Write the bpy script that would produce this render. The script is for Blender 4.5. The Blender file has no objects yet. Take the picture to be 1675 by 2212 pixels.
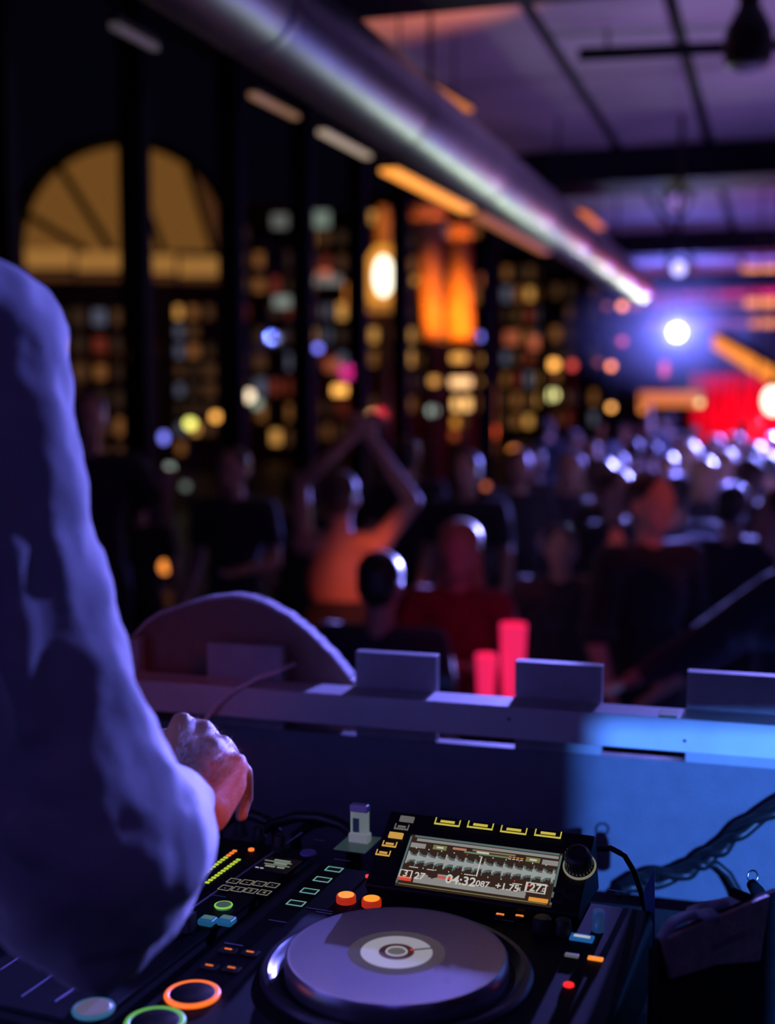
import bpy, bmesh, math, random
from mathutils import Vector, Matrix, Euler
from mathutils import noise as mnoise

# ------------------------------------------------------------------ camera, world, lights, exposure
SC = bpy.context.scene
COL = SC.collection
F_PX = 2700.0                       # focal length in pixels of the 1675 x 2212 frame
PITCH = math.atan(256.0 / F_PX)
CAM = Vector((0, 0, 2.17))
cam_data = bpy.data.cameras.new('camera')
cam = bpy.data.objects.new('camera', cam_data)
COL.objects.link(cam)
cam.location = CAM
cam.rotation_euler = (math.pi / 2 - PITCH, 0, 0)
cam_data.sensor_fit = 'VERTICAL'
cam_data.sensor_height = 36.0
cam_data.sensor_width = 36.0
cam_data.lens = 36.0 * F_PX / 2212.0
cam_data.clip_start = 0.02
cam_data.clip_end = 400
cam_data.dof.use_dof = True
cam_data.dof.focus_distance = 1.33
cam_data.dof.aperture_fstop = 2.4
SC.camera = cam

world = bpy.data.worlds.new('night_sky')
SC.world = world
world.use_nodes = True
bg = world.node_tree.nodes['Background']
bg.inputs[0].default_value = (0.16, 0.12, 0.42, 1)
bg.inputs[1].default_value = 0.008

SC.view_settings.view_transform = 'Standard'
SC.view_settings.look = 'None'
SC.view_settings.exposure = 0.0
SC.view_settings.gamma = 1.0
SC.view_settings.use_curve_mapping = False
SC.cycles.use_denoising = True
SC.cycles.max_bounces = 6
SC.cycles.diffuse_bounces = 2
SC.cycles.glossy_bounces = 3
SC.cycles.transmission_bounces = 4
SC.cycles.transparent_max_bounces = 12
SC.cycles.volume_bounces = 0
SC.cycles.sample_clamp_indirect = 2.5
SC.cycles.caustics_reflective = False
SC.cycles.caustics_refractive = False


def ray(px, py):
    a = (px - 837.5) / F_PX
    b = (1106.0 - py) / F_PX
    return Vector((a, math.cos(PITCH) + b * math.sin(PITCH), -math.sin(PITCH) + b * math.cos(PITCH)))


def P(px, py, d):                   # world point at depth d along the optical axis
    return CAM + ray(px, py) * d


def on_z(px, py, z):                # world point on the horizontal plane z
    r = ray(px, py)
    return CAM + r * ((z - CAM.z) / r.z)


def aim(o, target):
    d = (Vector(target) - o.location)
    o.rotation_euler = d.to_track_quat('-Z', 'Y').to_euler()


def spot(name, loc, target, color, power, angle=60, blend=0.5, radius=0.06):
    l = bpy.data.lights.new(name, 'SPOT')
    l.color = color
    l.energy = power
    l.spot_size = math.radians(angle)
    l.spot_blend = blend
    l.shadow_soft_size = radius
    o = bpy.data.objects.new(name, l)
    COL.objects.link(o)
    o.location = loc
    aim(o, target)
    return o


def point(name, loc, color, power, radius=0.08):
    l = bpy.data.lights.new(name, 'POINT')
    l.color = color
    l.energy = power
    l.shadow_soft_size = radius
    o = bpy.data.objects.new(name, l)
    COL.objects.link(o)
    o.location = loc
    return o


def ROOMV(u, v, z):
    a = math.radians(17.3)
    return Vector((u * math.cos(a) + v * math.sin(a), -u * math.sin(a) + v * math.cos(a), z))


VIOLET = (0.20, 0.19, 1.0)
BLUE = (0.25, 0.30, 1.0)
# front lamps seen in the picture and added ones (fixtures are built further down)
LAMP_A = P(1463, 718, 16.0)
LAMP_X = P(1790, 740, 19.0)        # added unseen crowd light just outside the frame
LAMP_B = P(1467, 580, 7.7)
LAMP_C = P(1465, 438, 9.7)
spot('added_beam_a', LAMP_X + Vector((-0.06, -0.26, 0)), ROOMV(0.3, 8.0, -0.9), VIOLET, 22000, 34, 0.35, 0.08)  # beam from the added off-frame lamp
point('stage_glow_a', LAMP_A + Vector((-0.05, -0.24, 0)), (0.16, 0.18, 1.0), 330, 0.06)
spot('added_duct_light', ROOMV(-0.75, 9.2, 1.45), ROOMV(-1.3, 5.2, 3.2), (0.75, 1.0, 0.62), 42, 60, 0.8, 0.08)  # added uplight, hidden in the crowd, for the duct highlight
spot('added_pipe_light', P(1512, 870, 16) + Vector((-0.10, -0.14, 0.1)), P(900, 320, 5.2), (0.80, 1.0, 0.65), 130, 40, 0.7, 0.06)  # extra spot at the yellow bulb, added for the duct highlight
spot('stage_beam_b', LAMP_B + Vector((-0.05, -0.22, 0.09)), P(640, 1600, 1.6), VIOLET, 3600, 6.2, 0.25, 0.025)
spot('stage_beam_c', LAMP_C + Vector((-0.05, -0.22, -0.06)), P(1680, 1500, 5.0), VIOLET, 2600, 17, 0.5, 0.05)
spot('added_crowd_beam', LAMP_X + Vector((-0.06, -0.26, 0)), ROOMV(0.9, 10.0, -1.1), (0.22, 0.22, 1.0), 260000, 30, 0.35, 0.08)  # added rim light for the far crowd
spot('side_beam', (2.9, 3.8, 3.45), P(200, 1260, 0.98), (0.17, 0.18, 1.0), 620, 14, 0.5, 0.05)
spot('added_near_crowd_beam', LAMP_X + Vector((-0.06, -0.26, 0)), (0.75, 5.0, 0.62), (0.24, 0.24, 1.0), 140000, 10, 0.4, 0.08)  # added rim light for the near crowd
# booth work light, right of the photographer
WORK = Vector((0.53, 0.0, 2.0))
WORK_AIM = P(1650, 1760, 1.6)
spot('booth_work_light', WORK, P(1650, 1760, 1.6), (0.07, 0.25, 1.0), 300, 70, 0.3, 0.0018)
spot('orange_pin', Vector((1.15, 0.52, 2.20)), P(505, 1740, 1.15), (1.0, 0.16, 0.02), 45, 4.2, 0.4, 0.01)
# wash lamps and the added blue fill, hung over and behind the booth
spot('added_blue_fill', (-0.2, -2.2, 3.7), (0.2, 2.0, 1.6), (0.17, 0.13, 1.0), 15, 42, 0.8, 0.2)  # added fill for the dim booth wall, source unseen
spot('red_wash', (0.95, -0.8, 3.6), P(330, 1470, 1.88), (1.0, 0.10, 0.05), 30, 7, 0.8, 0.1)
spot('orange_wash', (-1.0, 0.4, 3.7), P(690, 1260, 6.0), (1.0, 0.15, 0.04), 2600, 9, 0.6, 0.1)
spot('red_face_wash', (2.9, 1.2, 3.6), P(1430, 1090, 5.1), (1.0, 0.12, 0.04), 160, 9, 0.7, 0.1)
spot('magenta_wash', (1.6, 1.0, 3.7), P(1010, 1350, 4.9), (1.0, 0.02, 0.10), 50, 18, 0.8, 0.1)
spot('ceiling_wash', (3.4, 5.2, 1.9), P(1300, 180, 6.4), (0.56, 0.32, 1.0), 220, 85, 0.9, 0.2)
spot('ceiling_wash_far', (5.2, 8.6, 2.2), P(1560, 455, 12.0), (1.0, 0.16, 0.42), 110, 70, 0.9, 0.2)
spot('ceiling_wash_warm', (2.2, 4.0, 2.4), P(1040, 70, 5.4), (1.0, 0.27, 0.03), 900, 16, 0.9, 0.1)

# ------------------------------------------------------------------ materials
MATS = {}


def mat(name, color=(0.5, 0.5, 0.5), rough=0.5, metal=0.0, emit=None, strength=1.0, var=0.0, vscale=20.0,
        bump=0.0, bscale=80.0, coat=0.0, sheen=0.0, alpha=1.0, sample=True, spec=0.5, vdark=None, trans=0.0):
    if name in MATS:
        return MATS[name]
    m = bpy.data.materials.new(name)
    m.use_nodes = True
    nt = m.node_tree
    b = nt.nodes['Principled BSDF']
    b.inputs['Base Color'].default_value = (*color, 1)
    b.inputs['Roughness'].default_value = rough
    b.inputs['Metallic'].default_value = metal
    b.inputs['Specular IOR Level'].default_value = spec
    b.inputs['Coat Weight'].default_value = coat
    b.inputs['Sheen Weight'].default_value = sheen
    b.inputs['Alpha'].default_value = alpha
    b.inputs['Transmission Weight'].default_value = trans
    if emit is not None:
        b.inputs['Emission Color'].default_value = (*emit, 1)
        b.inputs['Emission Strength'].default_value = strength
    if var > 0 or bump > 0:
        tc = nt.nodes.new('ShaderNodeTexCoord')
    if var > 0:
        n = nt.nodes.new('ShaderNodeTexNoise')
        n.inputs['Scale'].default_value = vscale
        n.inputs['Detail'].default_value = 4
        r = nt.nodes.new('ShaderNodeValToRGB')
        d = vdark if vdark else tuple(c * (1 - var) for c in color)
        r.color_ramp.elements[0].color = (*d, 1)
        r.color_ramp.elements[0].position = 0.3
        r.color_ramp.elements[1].color = (*[min(1, c * (1 + var * 0.5)) for c in color], 1)
        r.color_ramp.elements[1].position = 0.7
        nt.links.new(tc.outputs['Object'], n.inputs['Vector'])
        nt.links.new(n.outputs['Fac'], r.inputs['Fac'])
        nt.links.new(r.outputs['Color'], b.inputs['Base Color'])
    if bump > 0:
        n2 = nt.nodes.new('ShaderNodeTexNoise')
        n2.inputs['Scale'].default_value = bscale
        n2.inputs['Detail'].default_value = 3
        bp = nt.nodes.new('ShaderNodeBump')
        bp.inputs['Strength'].default_value = bump
        bp.inputs['Distance'].default_value = 0.004
        nt.links.new(tc.outputs['Object'], n2.inputs['Vector'])
        nt.links.new(n2.outputs['Fac'], bp.inputs['Height'])
        nt.links.new(bp.outputs['Normal'], b.inputs['Normal'])
    if not sample:
        m.cycles.emission_sampling = 'NONE'
    MATS[name] = m
    return m


def glow(name, color, strength, sample=False):
    return mat(name, (0.02, 0.02, 0.02), 0.4, emit=color, strength=strength, sample=sample)


T_ = Matrix.Translation


# ------------------------------------------------------------------ mesh building
class MB:
    def __init__(self):
        self.v, self.f = [], []

    def _add(self, vs, fs):
        n = len(self.v)
        self.v += [tuple(x) for x in vs]
        self.f += [tuple(i + n for i in q) for q in fs]
        return self

    def box(self, lo, hi, M=None):
        vs = [Vector((x, y, z)) for z in (lo[2], hi[2]) for y in (lo[1], hi[1]) for x in (lo[0], hi[0])]
        if M:
            vs = [M @ v for v in vs]
        return self._add(vs, [(0, 2, 3, 1), (4, 5, 7, 6), (0, 1, 5, 4), (2, 6, 7, 3), (0, 4, 6, 2), (1, 3, 7, 5)])

    def cbox(self, c, s, M=None):
        return self.box([c[i] - s[i] / 2 for i in range(3)], [c[i] + s[i] / 2 for i in range(3)], M)

    def ring_loft(self, rings, close=True):
        n = len(rings[0])
        vs = [p for r in rings for p in r]
        fs = []
        for k in range(len(rings) - 1):
            for i in range(n):
                j = (i + 1) % n
                fs.append((k * n + i, k * n + j, (k + 1) * n + j, (k + 1) * n + i))
        if close:
            fs.append(tuple(range(n - 1, -1, -1)))
            fs.append(tuple((len(rings) - 1) * n + i for i in range(n)))
        return self._add(vs, fs)

    def tube(self, pts, r, n=10):
        pts = [Vector(p) for p in pts]
        if not isinstance(r, (list, tuple)):
            r = [r] * len(pts)
        rings = []
        up = Vector((0.13, 0.21, 0.97))
        prev = None
        for i, p in enumerate(pts):
            t = (pts[min(i + 1, len(pts) - 1)] - pts[max(i - 1, 0)]).normalized()
            a = t.cross(up if abs(t.dot(up)) < 0.95 else Vector((1, 0, 0))).normalized() if prev is None else (prev - t * prev.dot(t)).normalized()
            prev = a
            b = t.cross(a)
            rings.append([p + (a * math.cos(2 * math.pi * k / n) + b * math.sin(2 * math.pi * k / n)) * r[i] for k in range(n)])
        return self.ring_loft(rings)

    def lathe(self, prof, n=32, M=None, close=True):     # prof: (radius, z)
        rings = [[Vector((r * math.cos(2 * math.pi * k / n), r * math.sin(2 * math.pi * k / n), z)) for k in range(n)] for r, z in prof]
        if M:
            rings = [[M @ p for p in r] for r in rings]
        return self.ring_loft(rings, close)

    def ell(self, c, r, nu=14, nv=9, M=None):
        c = Vector(c)
        if not isinstance(r, (list, tuple)):
            r = (r, r, r)
        rings = []
        for i in range(nv + 1):
            th = math.pi * (0.02 + 0.96 * i / nv)
            rings.append([c + (M @ Vector((r[0] * math.sin(th) * math.cos(2 * math.pi * k / nu), r[1] * math.sin(th) * math.sin(2 * math.pi * k / nu), -r[2] * math.cos(th))) if M else
                               Vector((r[0] * math.sin(th) * math.cos(2 * math.pi * k / nu), r[1] * math.sin(th) * math.sin(2 * math.pi * k / nu), -r[2] * math.cos(th)))) for k in range(nu)])
        return self.ring_loft(rings)

    def cap(self, p0, p1, r0, r1, n=12):                 # tapered capsule
        p0, p1 = Vector(p0), Vector(p1)
        d = p1 - p0
        L = max(d.length, 1e-5)
        t = d / L
        a = t.cross(Vector((0.12, 0.3, 0.94)) if abs(t.z) < 0.9 else Vector((1, 0.1, 0))).normalized()
        b = t.cross(a)
        rings = []
        for s in (-0.98, -0.8, -0.45, 0.0):
            rr = r0 * math.sqrt(1 - s * s)
            rings.append([p0 + t * (s * r0) + (a * math.cos(2 * math.pi * k / n) + b * math.sin(2 * math.pi * k / n)) * rr for k in range(n)])
        for s in (0.0, 0.45, 0.8, 0.98):
            rr = r1 * math.sqrt(1 - s * s)
            rings.append([p1 + t * (s * r1) + (a * math.cos(2 * math.pi * k / n) + b * math.sin(2 * math.pi * k / n)) * rr for k in range(n)])
        return self.ring_loft(rings)

    def chain(self, pts, rs, n=12):
        for i in range(len(pts) - 1):
            self.cap(pts[i], pts[i + 1], rs[i], rs[i + 1], n)
        return self

    def prism(self, poly, axis_vec):                     # poly: list of 3d points, extruded by axis_vec
        n = len(poly)
        a = [Vector(p) for p in poly]
        b = [p + Vector(axis_vec) for p in a]
        fs = [tuple(range(n)), tuple(range(2 * n - 1, n - 1, -1))]
        for i in range(n):
            j = (i + 1) % n
            fs.append((i, j, n + j, n + i))
        return self._add(a + b, fs)

    def torus(self, R, r, c=(0, 0, 0), n=40, k=10, M=None, flat=1.0):
        rings = []
        vs = []
        for i in range(n):
            a = 2 * math.pi * i / n
            for j in range(k):
                q = 2 * math.pi * j / k
                p = Vector(((R + r * math.cos(q)) * math.cos(a), (R + r * math.cos(q)) * math.sin(a), r * math.sin(q) * flat))
                vs.append((M @ p if M else p) + Vector(c))
        fs = []
        for i in range(n):
            for j in range(k):
                fs.append((i * k + j, ((i + 1) % n) * k + j, ((i + 1) % n) * k + (j + 1) % k, i * k + (j + 1) % k))
        return self._add(vs, fs)

    def mesh(self, name):
        me = bpy.data.meshes.new(name)
        me.from_pydata(self.v, [], self.f)
        bm = bmesh.new()
        bm.from_mesh(me)
        bmesh.ops.recalc_face_normals(bm, faces=bm.faces)
        bm.to_mesh(me)
        bm.free()
        return me

    def build(self, name, material, parent=None, smooth=False, bevel=0.0, seg=2, loc=None, rot=None):
        me = self.mesh(name)
        return link(name, me, material, parent, smooth, bevel, seg, loc, rot)


def link(name, me, material, parent=None, smooth=False, bevel=0.0, seg=2, loc=None, rot=None):
    o = bpy.data.objects.new(name, me)
    COL.objects.link(o)
    if material is not None and not me.materials:
        me.materials.append(material)
    if parent is not None:
        o.parent = parent
    if loc is not None:
        o.location = loc
    if rot is not None:
        o.rotation_euler = rot
    if smooth:
        for p in me.polygons:
            p.use_smooth = True
    if bevel > 0:
        md = o.modifiers.new('bevel', 'BEVEL')
        md.width = bevel
        md.segments = seg
        md.limit_method = 'ANGLE'
    return o


def smooth_angle(o, deg=35):
    for p in o.data.polygons:
        p.use_smooth = True
    try:
        o.data.set_sharp_from_angle(angle=math.radians(deg))
    except Exception:
        pass
    return o


def empty(name, loc=(0, 0, 0), rz=0.0, rot=None):
    o = bpy.data.objects.new(name, None)
    COL.objects.link(o)
    o.location = loc
    o.rotation_euler = rot if rot else (0, 0, rz)
    o.empty_display_size = 0.05
    return o


def tag(o, label, cat, group=None):
    o['label'] = label
    o['category'] = cat
    if group:
        o['group'] = group
    return o


def struct(o, label=None):
    o['kind'] = 'structure'
    if label:
        o['label'] = label
    return o


def text_mesh(body, size, bold=False):
    c = bpy.data.curves.new('lettering', 'FONT')
    c.body = body
    c.size = size
    c.align_x = 'CENTER'
    c.align_y = 'CENTER'
    if bold:
        c.offset = size * 0.02
    o = bpy.data.objects.new('lettering', c)
    COL.objects.link(o)
    bpy.context.view_layer.update()
    dg = bpy.context.evaluated_depsgraph_get()
    me = bpy.data.meshes.new_from_object(o.evaluated_get(dg))
    bpy.data.objects.remove(o)
    bpy.data.curves.remove(c)
    me.name = 'lettering'
    return me


class Frame:
    """A local frame used to lay things out on a plane of the place."""
    def __init__(self, origin, M3):
        self.o = Vector(origin)
        self.M = M3.copy()
        self.I = M3.inverted()

    def loc(self, w):
        return self.I @ (Vector(w) - self.o)

    def w(self, x, y, z):
        return self.o + self.M @ Vector((x, y, z))

    def hit(self, px, py, h=0.0):
        r = self.I @ ray(px, py)
        c = self.loc(CAM)
        return c + r * ((h - c.z) / r.z)


def yawM(deg):                       # local y points to azimuth deg (clockwise from +Y)
    return Matrix.Rotation(-math.radians(deg), 3, 'Z')


# ------------------------------------------------------------------ the room
RA = 17.3
ROOM = Frame((0, 0, 0), yawM(RA))
RZ = -math.radians(RA)
Z_CEIL, Z_BEAM = 3.92, 3.67
Z_SIDE, U_STEP = 4.80, -1.78        # higher ceiling along the glazing


def ceil_z(p):
    return Z_SIDE if ROOM.loc(p).x < U_STEP - 0.03 else Z_CEIL


def room_hit(px, py, z):
    return ROOM.loc(on_z(px, py, z))


M_floor = mat('dance_floor_boards', (0.03, 0.025, 0.03), 0.9, spec=0.1, var=0.4, vscale=3)
M_black = mat('black_and_unlit_dark', (0.010, 0.009, 0.012), 0.75, var=0.3, vscale=8, spec=0.12)
M_beam = mat('dark_steel_paint', (0.010, 0.011, 0.022), 0.7, spec=0.15, var=0.3, vscale=5)
M_panel = mat('acoustic_panel', (0.42, 0.36, 0.40), 0.75, var=0.25, vscale=1.6, bump=0.3, bscale=120)
M_mull = mat('anodised_mullion', (0.006, 0.006, 0.008), 0.75, spec=0.08, var=0.2)
M_wall = mat('plaster_dark', (0.05, 0.03, 0.05), 0.8, var=0.3, vscale=2)


def rbox(name, lo, hi, m, parent=None, bevel=0.0):
    o = MB().box(lo, hi).build(name, m, parent, bevel=bevel)
    if parent is None:
        o.rotation_euler = (0, 0, RZ)
    return o


struct(rbox('floor', (-4.4, 2.25, -0.1), (7.5, 32, 0.0), M_floor), 'dark dance floor')
struct(rbox('floor_terrace', (-75, -10, -0.3), (-4.4, 110, -0.12), mat('terrace_paving', (0.03, 0.025, 0.02), 0.5, var=0.4, vscale=0.5)), 'dark paving outside the glazing')
struct(rbox('trim_1', (-4.3, 3.4, 0.0), (-2.2, 31.8, 0.30), M_floor), 'raised step along the glazing')
struct(rbox('wall_back', (-4.4, 32, -0.1), (7.5, 32.2, 5.0), M_wall), 'dark far end wall')
struct(rbox('wall_right', (7.5, 0, -0.1), (7.7, 32.2, 4.2), M_wall), 'dark right wall')
ceiling = struct(rbox('ceiling', (U_STEP, 0.4, Z_CEIL), (7.5, 32, Z_CEIL + 0.2), M_black), 'ceiling slab, unlit dark put into its colour')
struct(rbox('ceiling_side', (-4.4, 0.4, Z_SIDE), (U_STEP, 32, Z_SIDE + 0.2), M_black), 'higher ceiling along the glazing, unlit dark put into its colour')  # black colour stands for the unlit ceiling on this side
struct(rbox('trim_20', (U_STEP, 0.4, Z_CEIL + 0.2), (U_STEP + 0.1, 32, Z_SIDE + 0.2), M_black), 'black fascia at the ceiling step')
# ceiling boards between the beams
v1 = room_hit(1400, 305, Z_CEIL).y
BEAMS = [v1 + (k - 1) * 4.75 for k in range(6)]
j1 = room_hit(1330, 303, Z_CEIL).x
j2 = room_hit(1531, 293, Z_CEIL).x
cols = [(j1 - 1.42, j1 - 0.04), (j1 + 0.04, j2 - 0.035), (j2 + 0.035, j2 + 0.9), (j2 + 0.97, j2 + 1.9), (j2 + 1.97, j2 + 2.9)]
for k in range(-1, 5):
    va = (BEAMS[k] + 0.62) if k >= 0 else 0.6
    vb = BEAMS[k + 1] - 0.03
    if vb - va < 0.3:
        continue
    half = (va + vb) / 2
    for (a, b_) in cols:
        rbox('ceiling_panel', (a, va, Z_CEIL - 0.035), (b_, half - 0.02, Z_CEIL + 0.002), M_panel, ceiling)
        rbox('ceiling_panel', (a, half + 0.02, Z_CEIL - 0.035), (b_, vb, Z_CEIL + 0.002), M_panel, ceiling)
for k, v in enumerate(BEAMS):
    b = struct(rbox('trim_%d' % (k + 2), (U_STEP, v, Z_BEAM), (7.5, v + 0.55, Z_CEIL + 0.01), M_beam), 'dark cross beam under the ceiling')
    MB().box((U_STEP, v - 0.03, Z_BEAM - 0.02), (7.5, v + 0.58, Z_BEAM)).build('flange', M_beam, b)

# glazed side wall
M_glass = bpy.data.materials.new('window_glass')
M_glass.use_nodes = True
nt = M_glass.node_tree
nt.nodes.clear()
o_ = nt.nodes.new('ShaderNodeOutputMaterial')
mx = nt.nodes.new('ShaderNodeMixShader')
tr = nt.nodes.new('ShaderNodeBsdfTransparent')
gl = nt.nodes.new('ShaderNodeBsdfGlossy')
tr.inputs[0].default_value = (0.93, 0.95, 0.95, 1)
gl.inputs['Roughness'].default_value = 0.02
mx.inputs[0].default_value = 0.003
nt.links.new(tr.outputs[0], mx.inputs[1])
nt.links.new(gl.outputs[0], mx.inputs[2])
nt.links.new(mx.outputs[0], o_.inputs[0])
win = empty('window_1', (0, 0, 0), RZ)
struct(win, 'tall glazed wall with black mullions')
mull_v = [5.92 + 1.5 * k for k in range(-2, 6)] + [17.9, 22.4, 27.0, 31.5]
for k, v in enumerate(mull_v):
    mb = MB().box((-4.12, v - 0.05, 0.30), (-3.94, v + 0.05, Z_SIDE))
    mb.box((-4.02, v - 0.065, 0.30), (-3.98, v + 0.065, Z_SIDE))
    mb.build('mullion', M_mull, win)
    if k < len(mull_v) - 1:
        MB().box((-4.006, v + 0.05, 0.34), (-3.996, mull_v[k + 1] - 0.05, Z_SIDE - 0.1)).build('pane', M_glass, win)
MB().box((-4.15, 2.7, Z_SIDE - 0.12), (-3.9, 31.9, Z_SIDE)).build('head_rail', M_mull, win)
MB().box((-4.12, 2.7, 0.30), (-3.92, 31.9, 0.36)).build('sill', M_mull, win)

# big shiny duct under the ceiling
pe = P(1378, 606, 12.3)
pn = P(600, 92, 3.5)
z_pipe = (pe.z + pn.z) / 2
d = (pe - pn)
d.z = 0
d.normalize()
ps = Vector((pn.x, pn.y, z_pipe)) - d * 2.9
pt = Vector((pe.x, pe.y, z_pipe))
M_duct = mat('galvanised_duct', (0.62, 0.60, 0.62), 0.42, metal=1.0, var=0.15, vscale=6)
duct = empty('ventilation_duct', ps)
tag(duct, 'big round shiny metal duct running under the ceiling', 'duct')
L = (pt - ps).length
Mz = d.to_track_quat('Z', 'Y').to_matrix().to_4x4()
n_seg = 9
for k in range(n_seg):
    a, b_ = L * k / n_seg, L * (k + 1) / n_seg
    smooth_angle(MB().lathe([(0.149, a), (0.150, a + 0.01), (0.150, b_ - 0.02), (0.149, b_)], 40, Mz).build('duct_section', M_duct, duct))
    if k:
        smooth_angle(MB().lathe([(0.148, a - 0.02), (0.1535, a - 0.018), (0.1535, a + 0.018), (0.148, a + 0.02)], 40, Mz).build('collar', M_duct, duct))
smooth_angle(MB().lathe([(0.15, L), (0.148, L + 0.03), (0.12, L + 0.05), (0.01, L + 0.055)], 40, Mz).build('end_cap', M_duct, duct))
for t in (1.5, 4.5, 7.5, 10.5):
    c = d * t
    MB().tube([c + Vector((0, 0, 0.13)), c + Vector((0, 0, Z_CEIL - z_pipe))], 0.008, 8).build('hanger', M_beam, duct)

# strips beside the duct; their reflected warm light is put into glowing material
M_amber = glow('amber_strip_glow', (1.0, 0.34, 0.05), 1.5)
M_amber_dim = glow('dim_warm_strip_glow', (1.0, 0.5, 0.28), 0.22)


def glow_bar(label, p0, p1, d0, d1, w, m, group='warm glowing strips under the ceiling', hh=0.012):
    a, b_ = P(*p0, d0), P(*p1, d1)
    zm = (a.z + b_.z) / 2
    root = empty('glow_bar', a)
    t = (b_ - a)
    n = t.normalized()
    side = n.cross(Vector((0, 0, 1))).normalized()
    upv = side.cross(n)
    R = Matrix((side, n, upv)).transposed().to_4x4()
    ln = t.length
    MB().box((-w / 2, 0, -hh), (w / 2, ln, 0.012), R).build('diffuser', m, root, bevel=min(hh, w / 2) * 0.4)
    MB().box((-w / 2, -0.005, 0.012), (w / 2, ln + 0.005, 0.03), R).build('housing', M_beam, root)
    for s in (0.15, 0.85):
        q = n * ln * s
        MB().tube([q + Vector((0, 0, 0.03)), Vector((q.x, q.y, ceil_z(a + q) - a.z))], 0.005, 6).build('hanger', M_beam, root)
    tag(root, label, 'ceiling light', group)
    return root


glow_bar('dim strip with painted-in glow at upper left, nearest to the camera', (245, 55), (335, 103), 3.6, 4.3, 0.03, mat('dimmest_bar', (0.02,) * 3, 0.4, emit=(0.6, 0.5, 0.6), strength=0.07, sample=False))
glow_bar('pale warm strip with painted-in glow left of the duct, second from the camera', (545, 205), (640, 253), 5.2, 6.2, 0.035, M_amber_dim)
glow_bar('whitish warm strip with painted-in glow under the middle of the duct', (695, 285), (795, 338), 6.1, 7.2, 0.045, mat('pale_bar', (0.02,) * 3, 0.4, emit=(1.0, 0.75, 0.55), strength=0.40, sample=False))
glow_bar('long amber strip with painted-in glow under the duct above the glowing lantern', (840, 368), (1010, 455), 7.4, 9.4, 0.11, M_amber)
glow_bar('dim amber strip with painted-in glow under the far third of the duct', (1030, 465), (1180, 545), 9.6, 12.5, 0.10, mat('dim_amber_bar', (0.02,) * 3, 0.4, emit=(1.0, 0.30, 0.12), strength=0.40, sample=False))
glow_bar('orange glowing strip on the ceiling side of the duct', (832, 140), (1003, 238), 5.0, 6.2, 0.09, mat('orange_bar', (0.02,) * 3, 0.4, emit=(1.0, 0.28, 0.05), strength=0.62, sample=False))  # plain emissive strip
glow_bar('small orange glowing strip beyond the big dark beam', (1250, 458), (1292, 492), 9.8, 10.8, 0.11, mat('orange_bar_far', (0.02,) * 3, 0.4, emit=(1.0, 0.22, 0.06), strength=0.85, sample=False))
glow_bar('thick orange tube light slanting above the red stage', (1556, 722), (1720, 812), 13.5, 11.0, 0.17, glow('orange_tube', (1.0, 0.28, 0.025), 1.1), hh=0.16)

# warm lamps glimpsed between the far beams at the right edge
for (px, py, dd, w_, s, lab) in [(1655, 574, 17, 0.62, 1.5, 'upper warm lit strip between the far beams'), (1650, 654, 21, 0.60, 1.3, 'middle warm lit strip between the far beams'), (1655, 698, 25, 0.6, 1.1, 'lowest warm lit strip between the far beams')]:
    c = P(px, py, dd)
    root = empty('wall_strip_light', c, RZ)
    MB().box((-w_ / 2, -0.03, -0.07), (w_ / 2 + 0.8, 0, 0.07)).build('diffuser', glow('strip_warm_%d' % py, (1.0, 0.30, 0.06), s), root, bevel=0.01)
    MB().box((-w_ / 2 - 0.02, 0, -0.09), (w_ / 2 + 0.82, 0.06, 0.09)).build('housing', M_beam, root)
    for sx in (-0.2, 0.8):
        MB().tube([(sx, 0.03, 0.08), (sx, 0.03, Z_CEIL - c.z)], 0.012, 6).build('hanger', M_beam, root)
    MB().box((-2.4, -0.03, -0.06), (-w_ / 2 - 0.03, 0, 0.06)).build('dim_diffuser', glow('strip_pink_%d' % py, (1.0, 0.16, 0.20), 0.22), root)
    tag(root, lab, 'strip light')

# ------------------------------------------------------------------ lamp fixtures
M_fix = mat('fixture_black', (0.012, 0.012, 0.014), 0.45, metal=0.3)


def fixture(name, label, c, target, lens_r, m_lens, cat='stage light', drop=True):
    root = empty(name, c)
    dirv = (Vector(target) - Vector(c)).normalized()
    R = dirv.to_track_quat('Z', 'Y').to_matrix().to_4x4()
    r = lens_r
    smooth_angle(MB().lathe([(r * 0.7, -0.30), (r * 1.1, -0.26), (r * 1.15, -0.05), (r * 1.35, 0.02), (r * 1.35, 0.05), (r * 1.25, 0.05), (r * 1.15, 0.0)], 28, R).build('housing', M_fix, root))
    smooth_angle(MB().lathe([(r * 0.2, 0.018), (r * 0.8, 0.012), (r, 0.0), (r * 0.98, -0.01)], 28, R).build('lens', m_lens, root))
    s = Vector((R[0][0], R[1][0], R[2][0]))
    side = dirv.cross(Vector((0, 0, 1))).normalized()
    h = r * 1.5
    q = -dirv * 0.12
    MB().tube([q + side * h, q + side * h + Vector((0, 0, h * 1.2)), q + Vector((0, 0, h * 1.9)), q - side * h + Vector((0, 0, h * 1.2)), q - side * h], 0.014, 8).build('yoke', M_fix, root)
    MB().tube([q + Vector((0, 0, h * 1.85)), q + Vector((0, 0, Z_CEIL - c.z))], 0.016, 8).build('hanger', M_fix, root)
    tag(root, label, cat)
    return root


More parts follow.
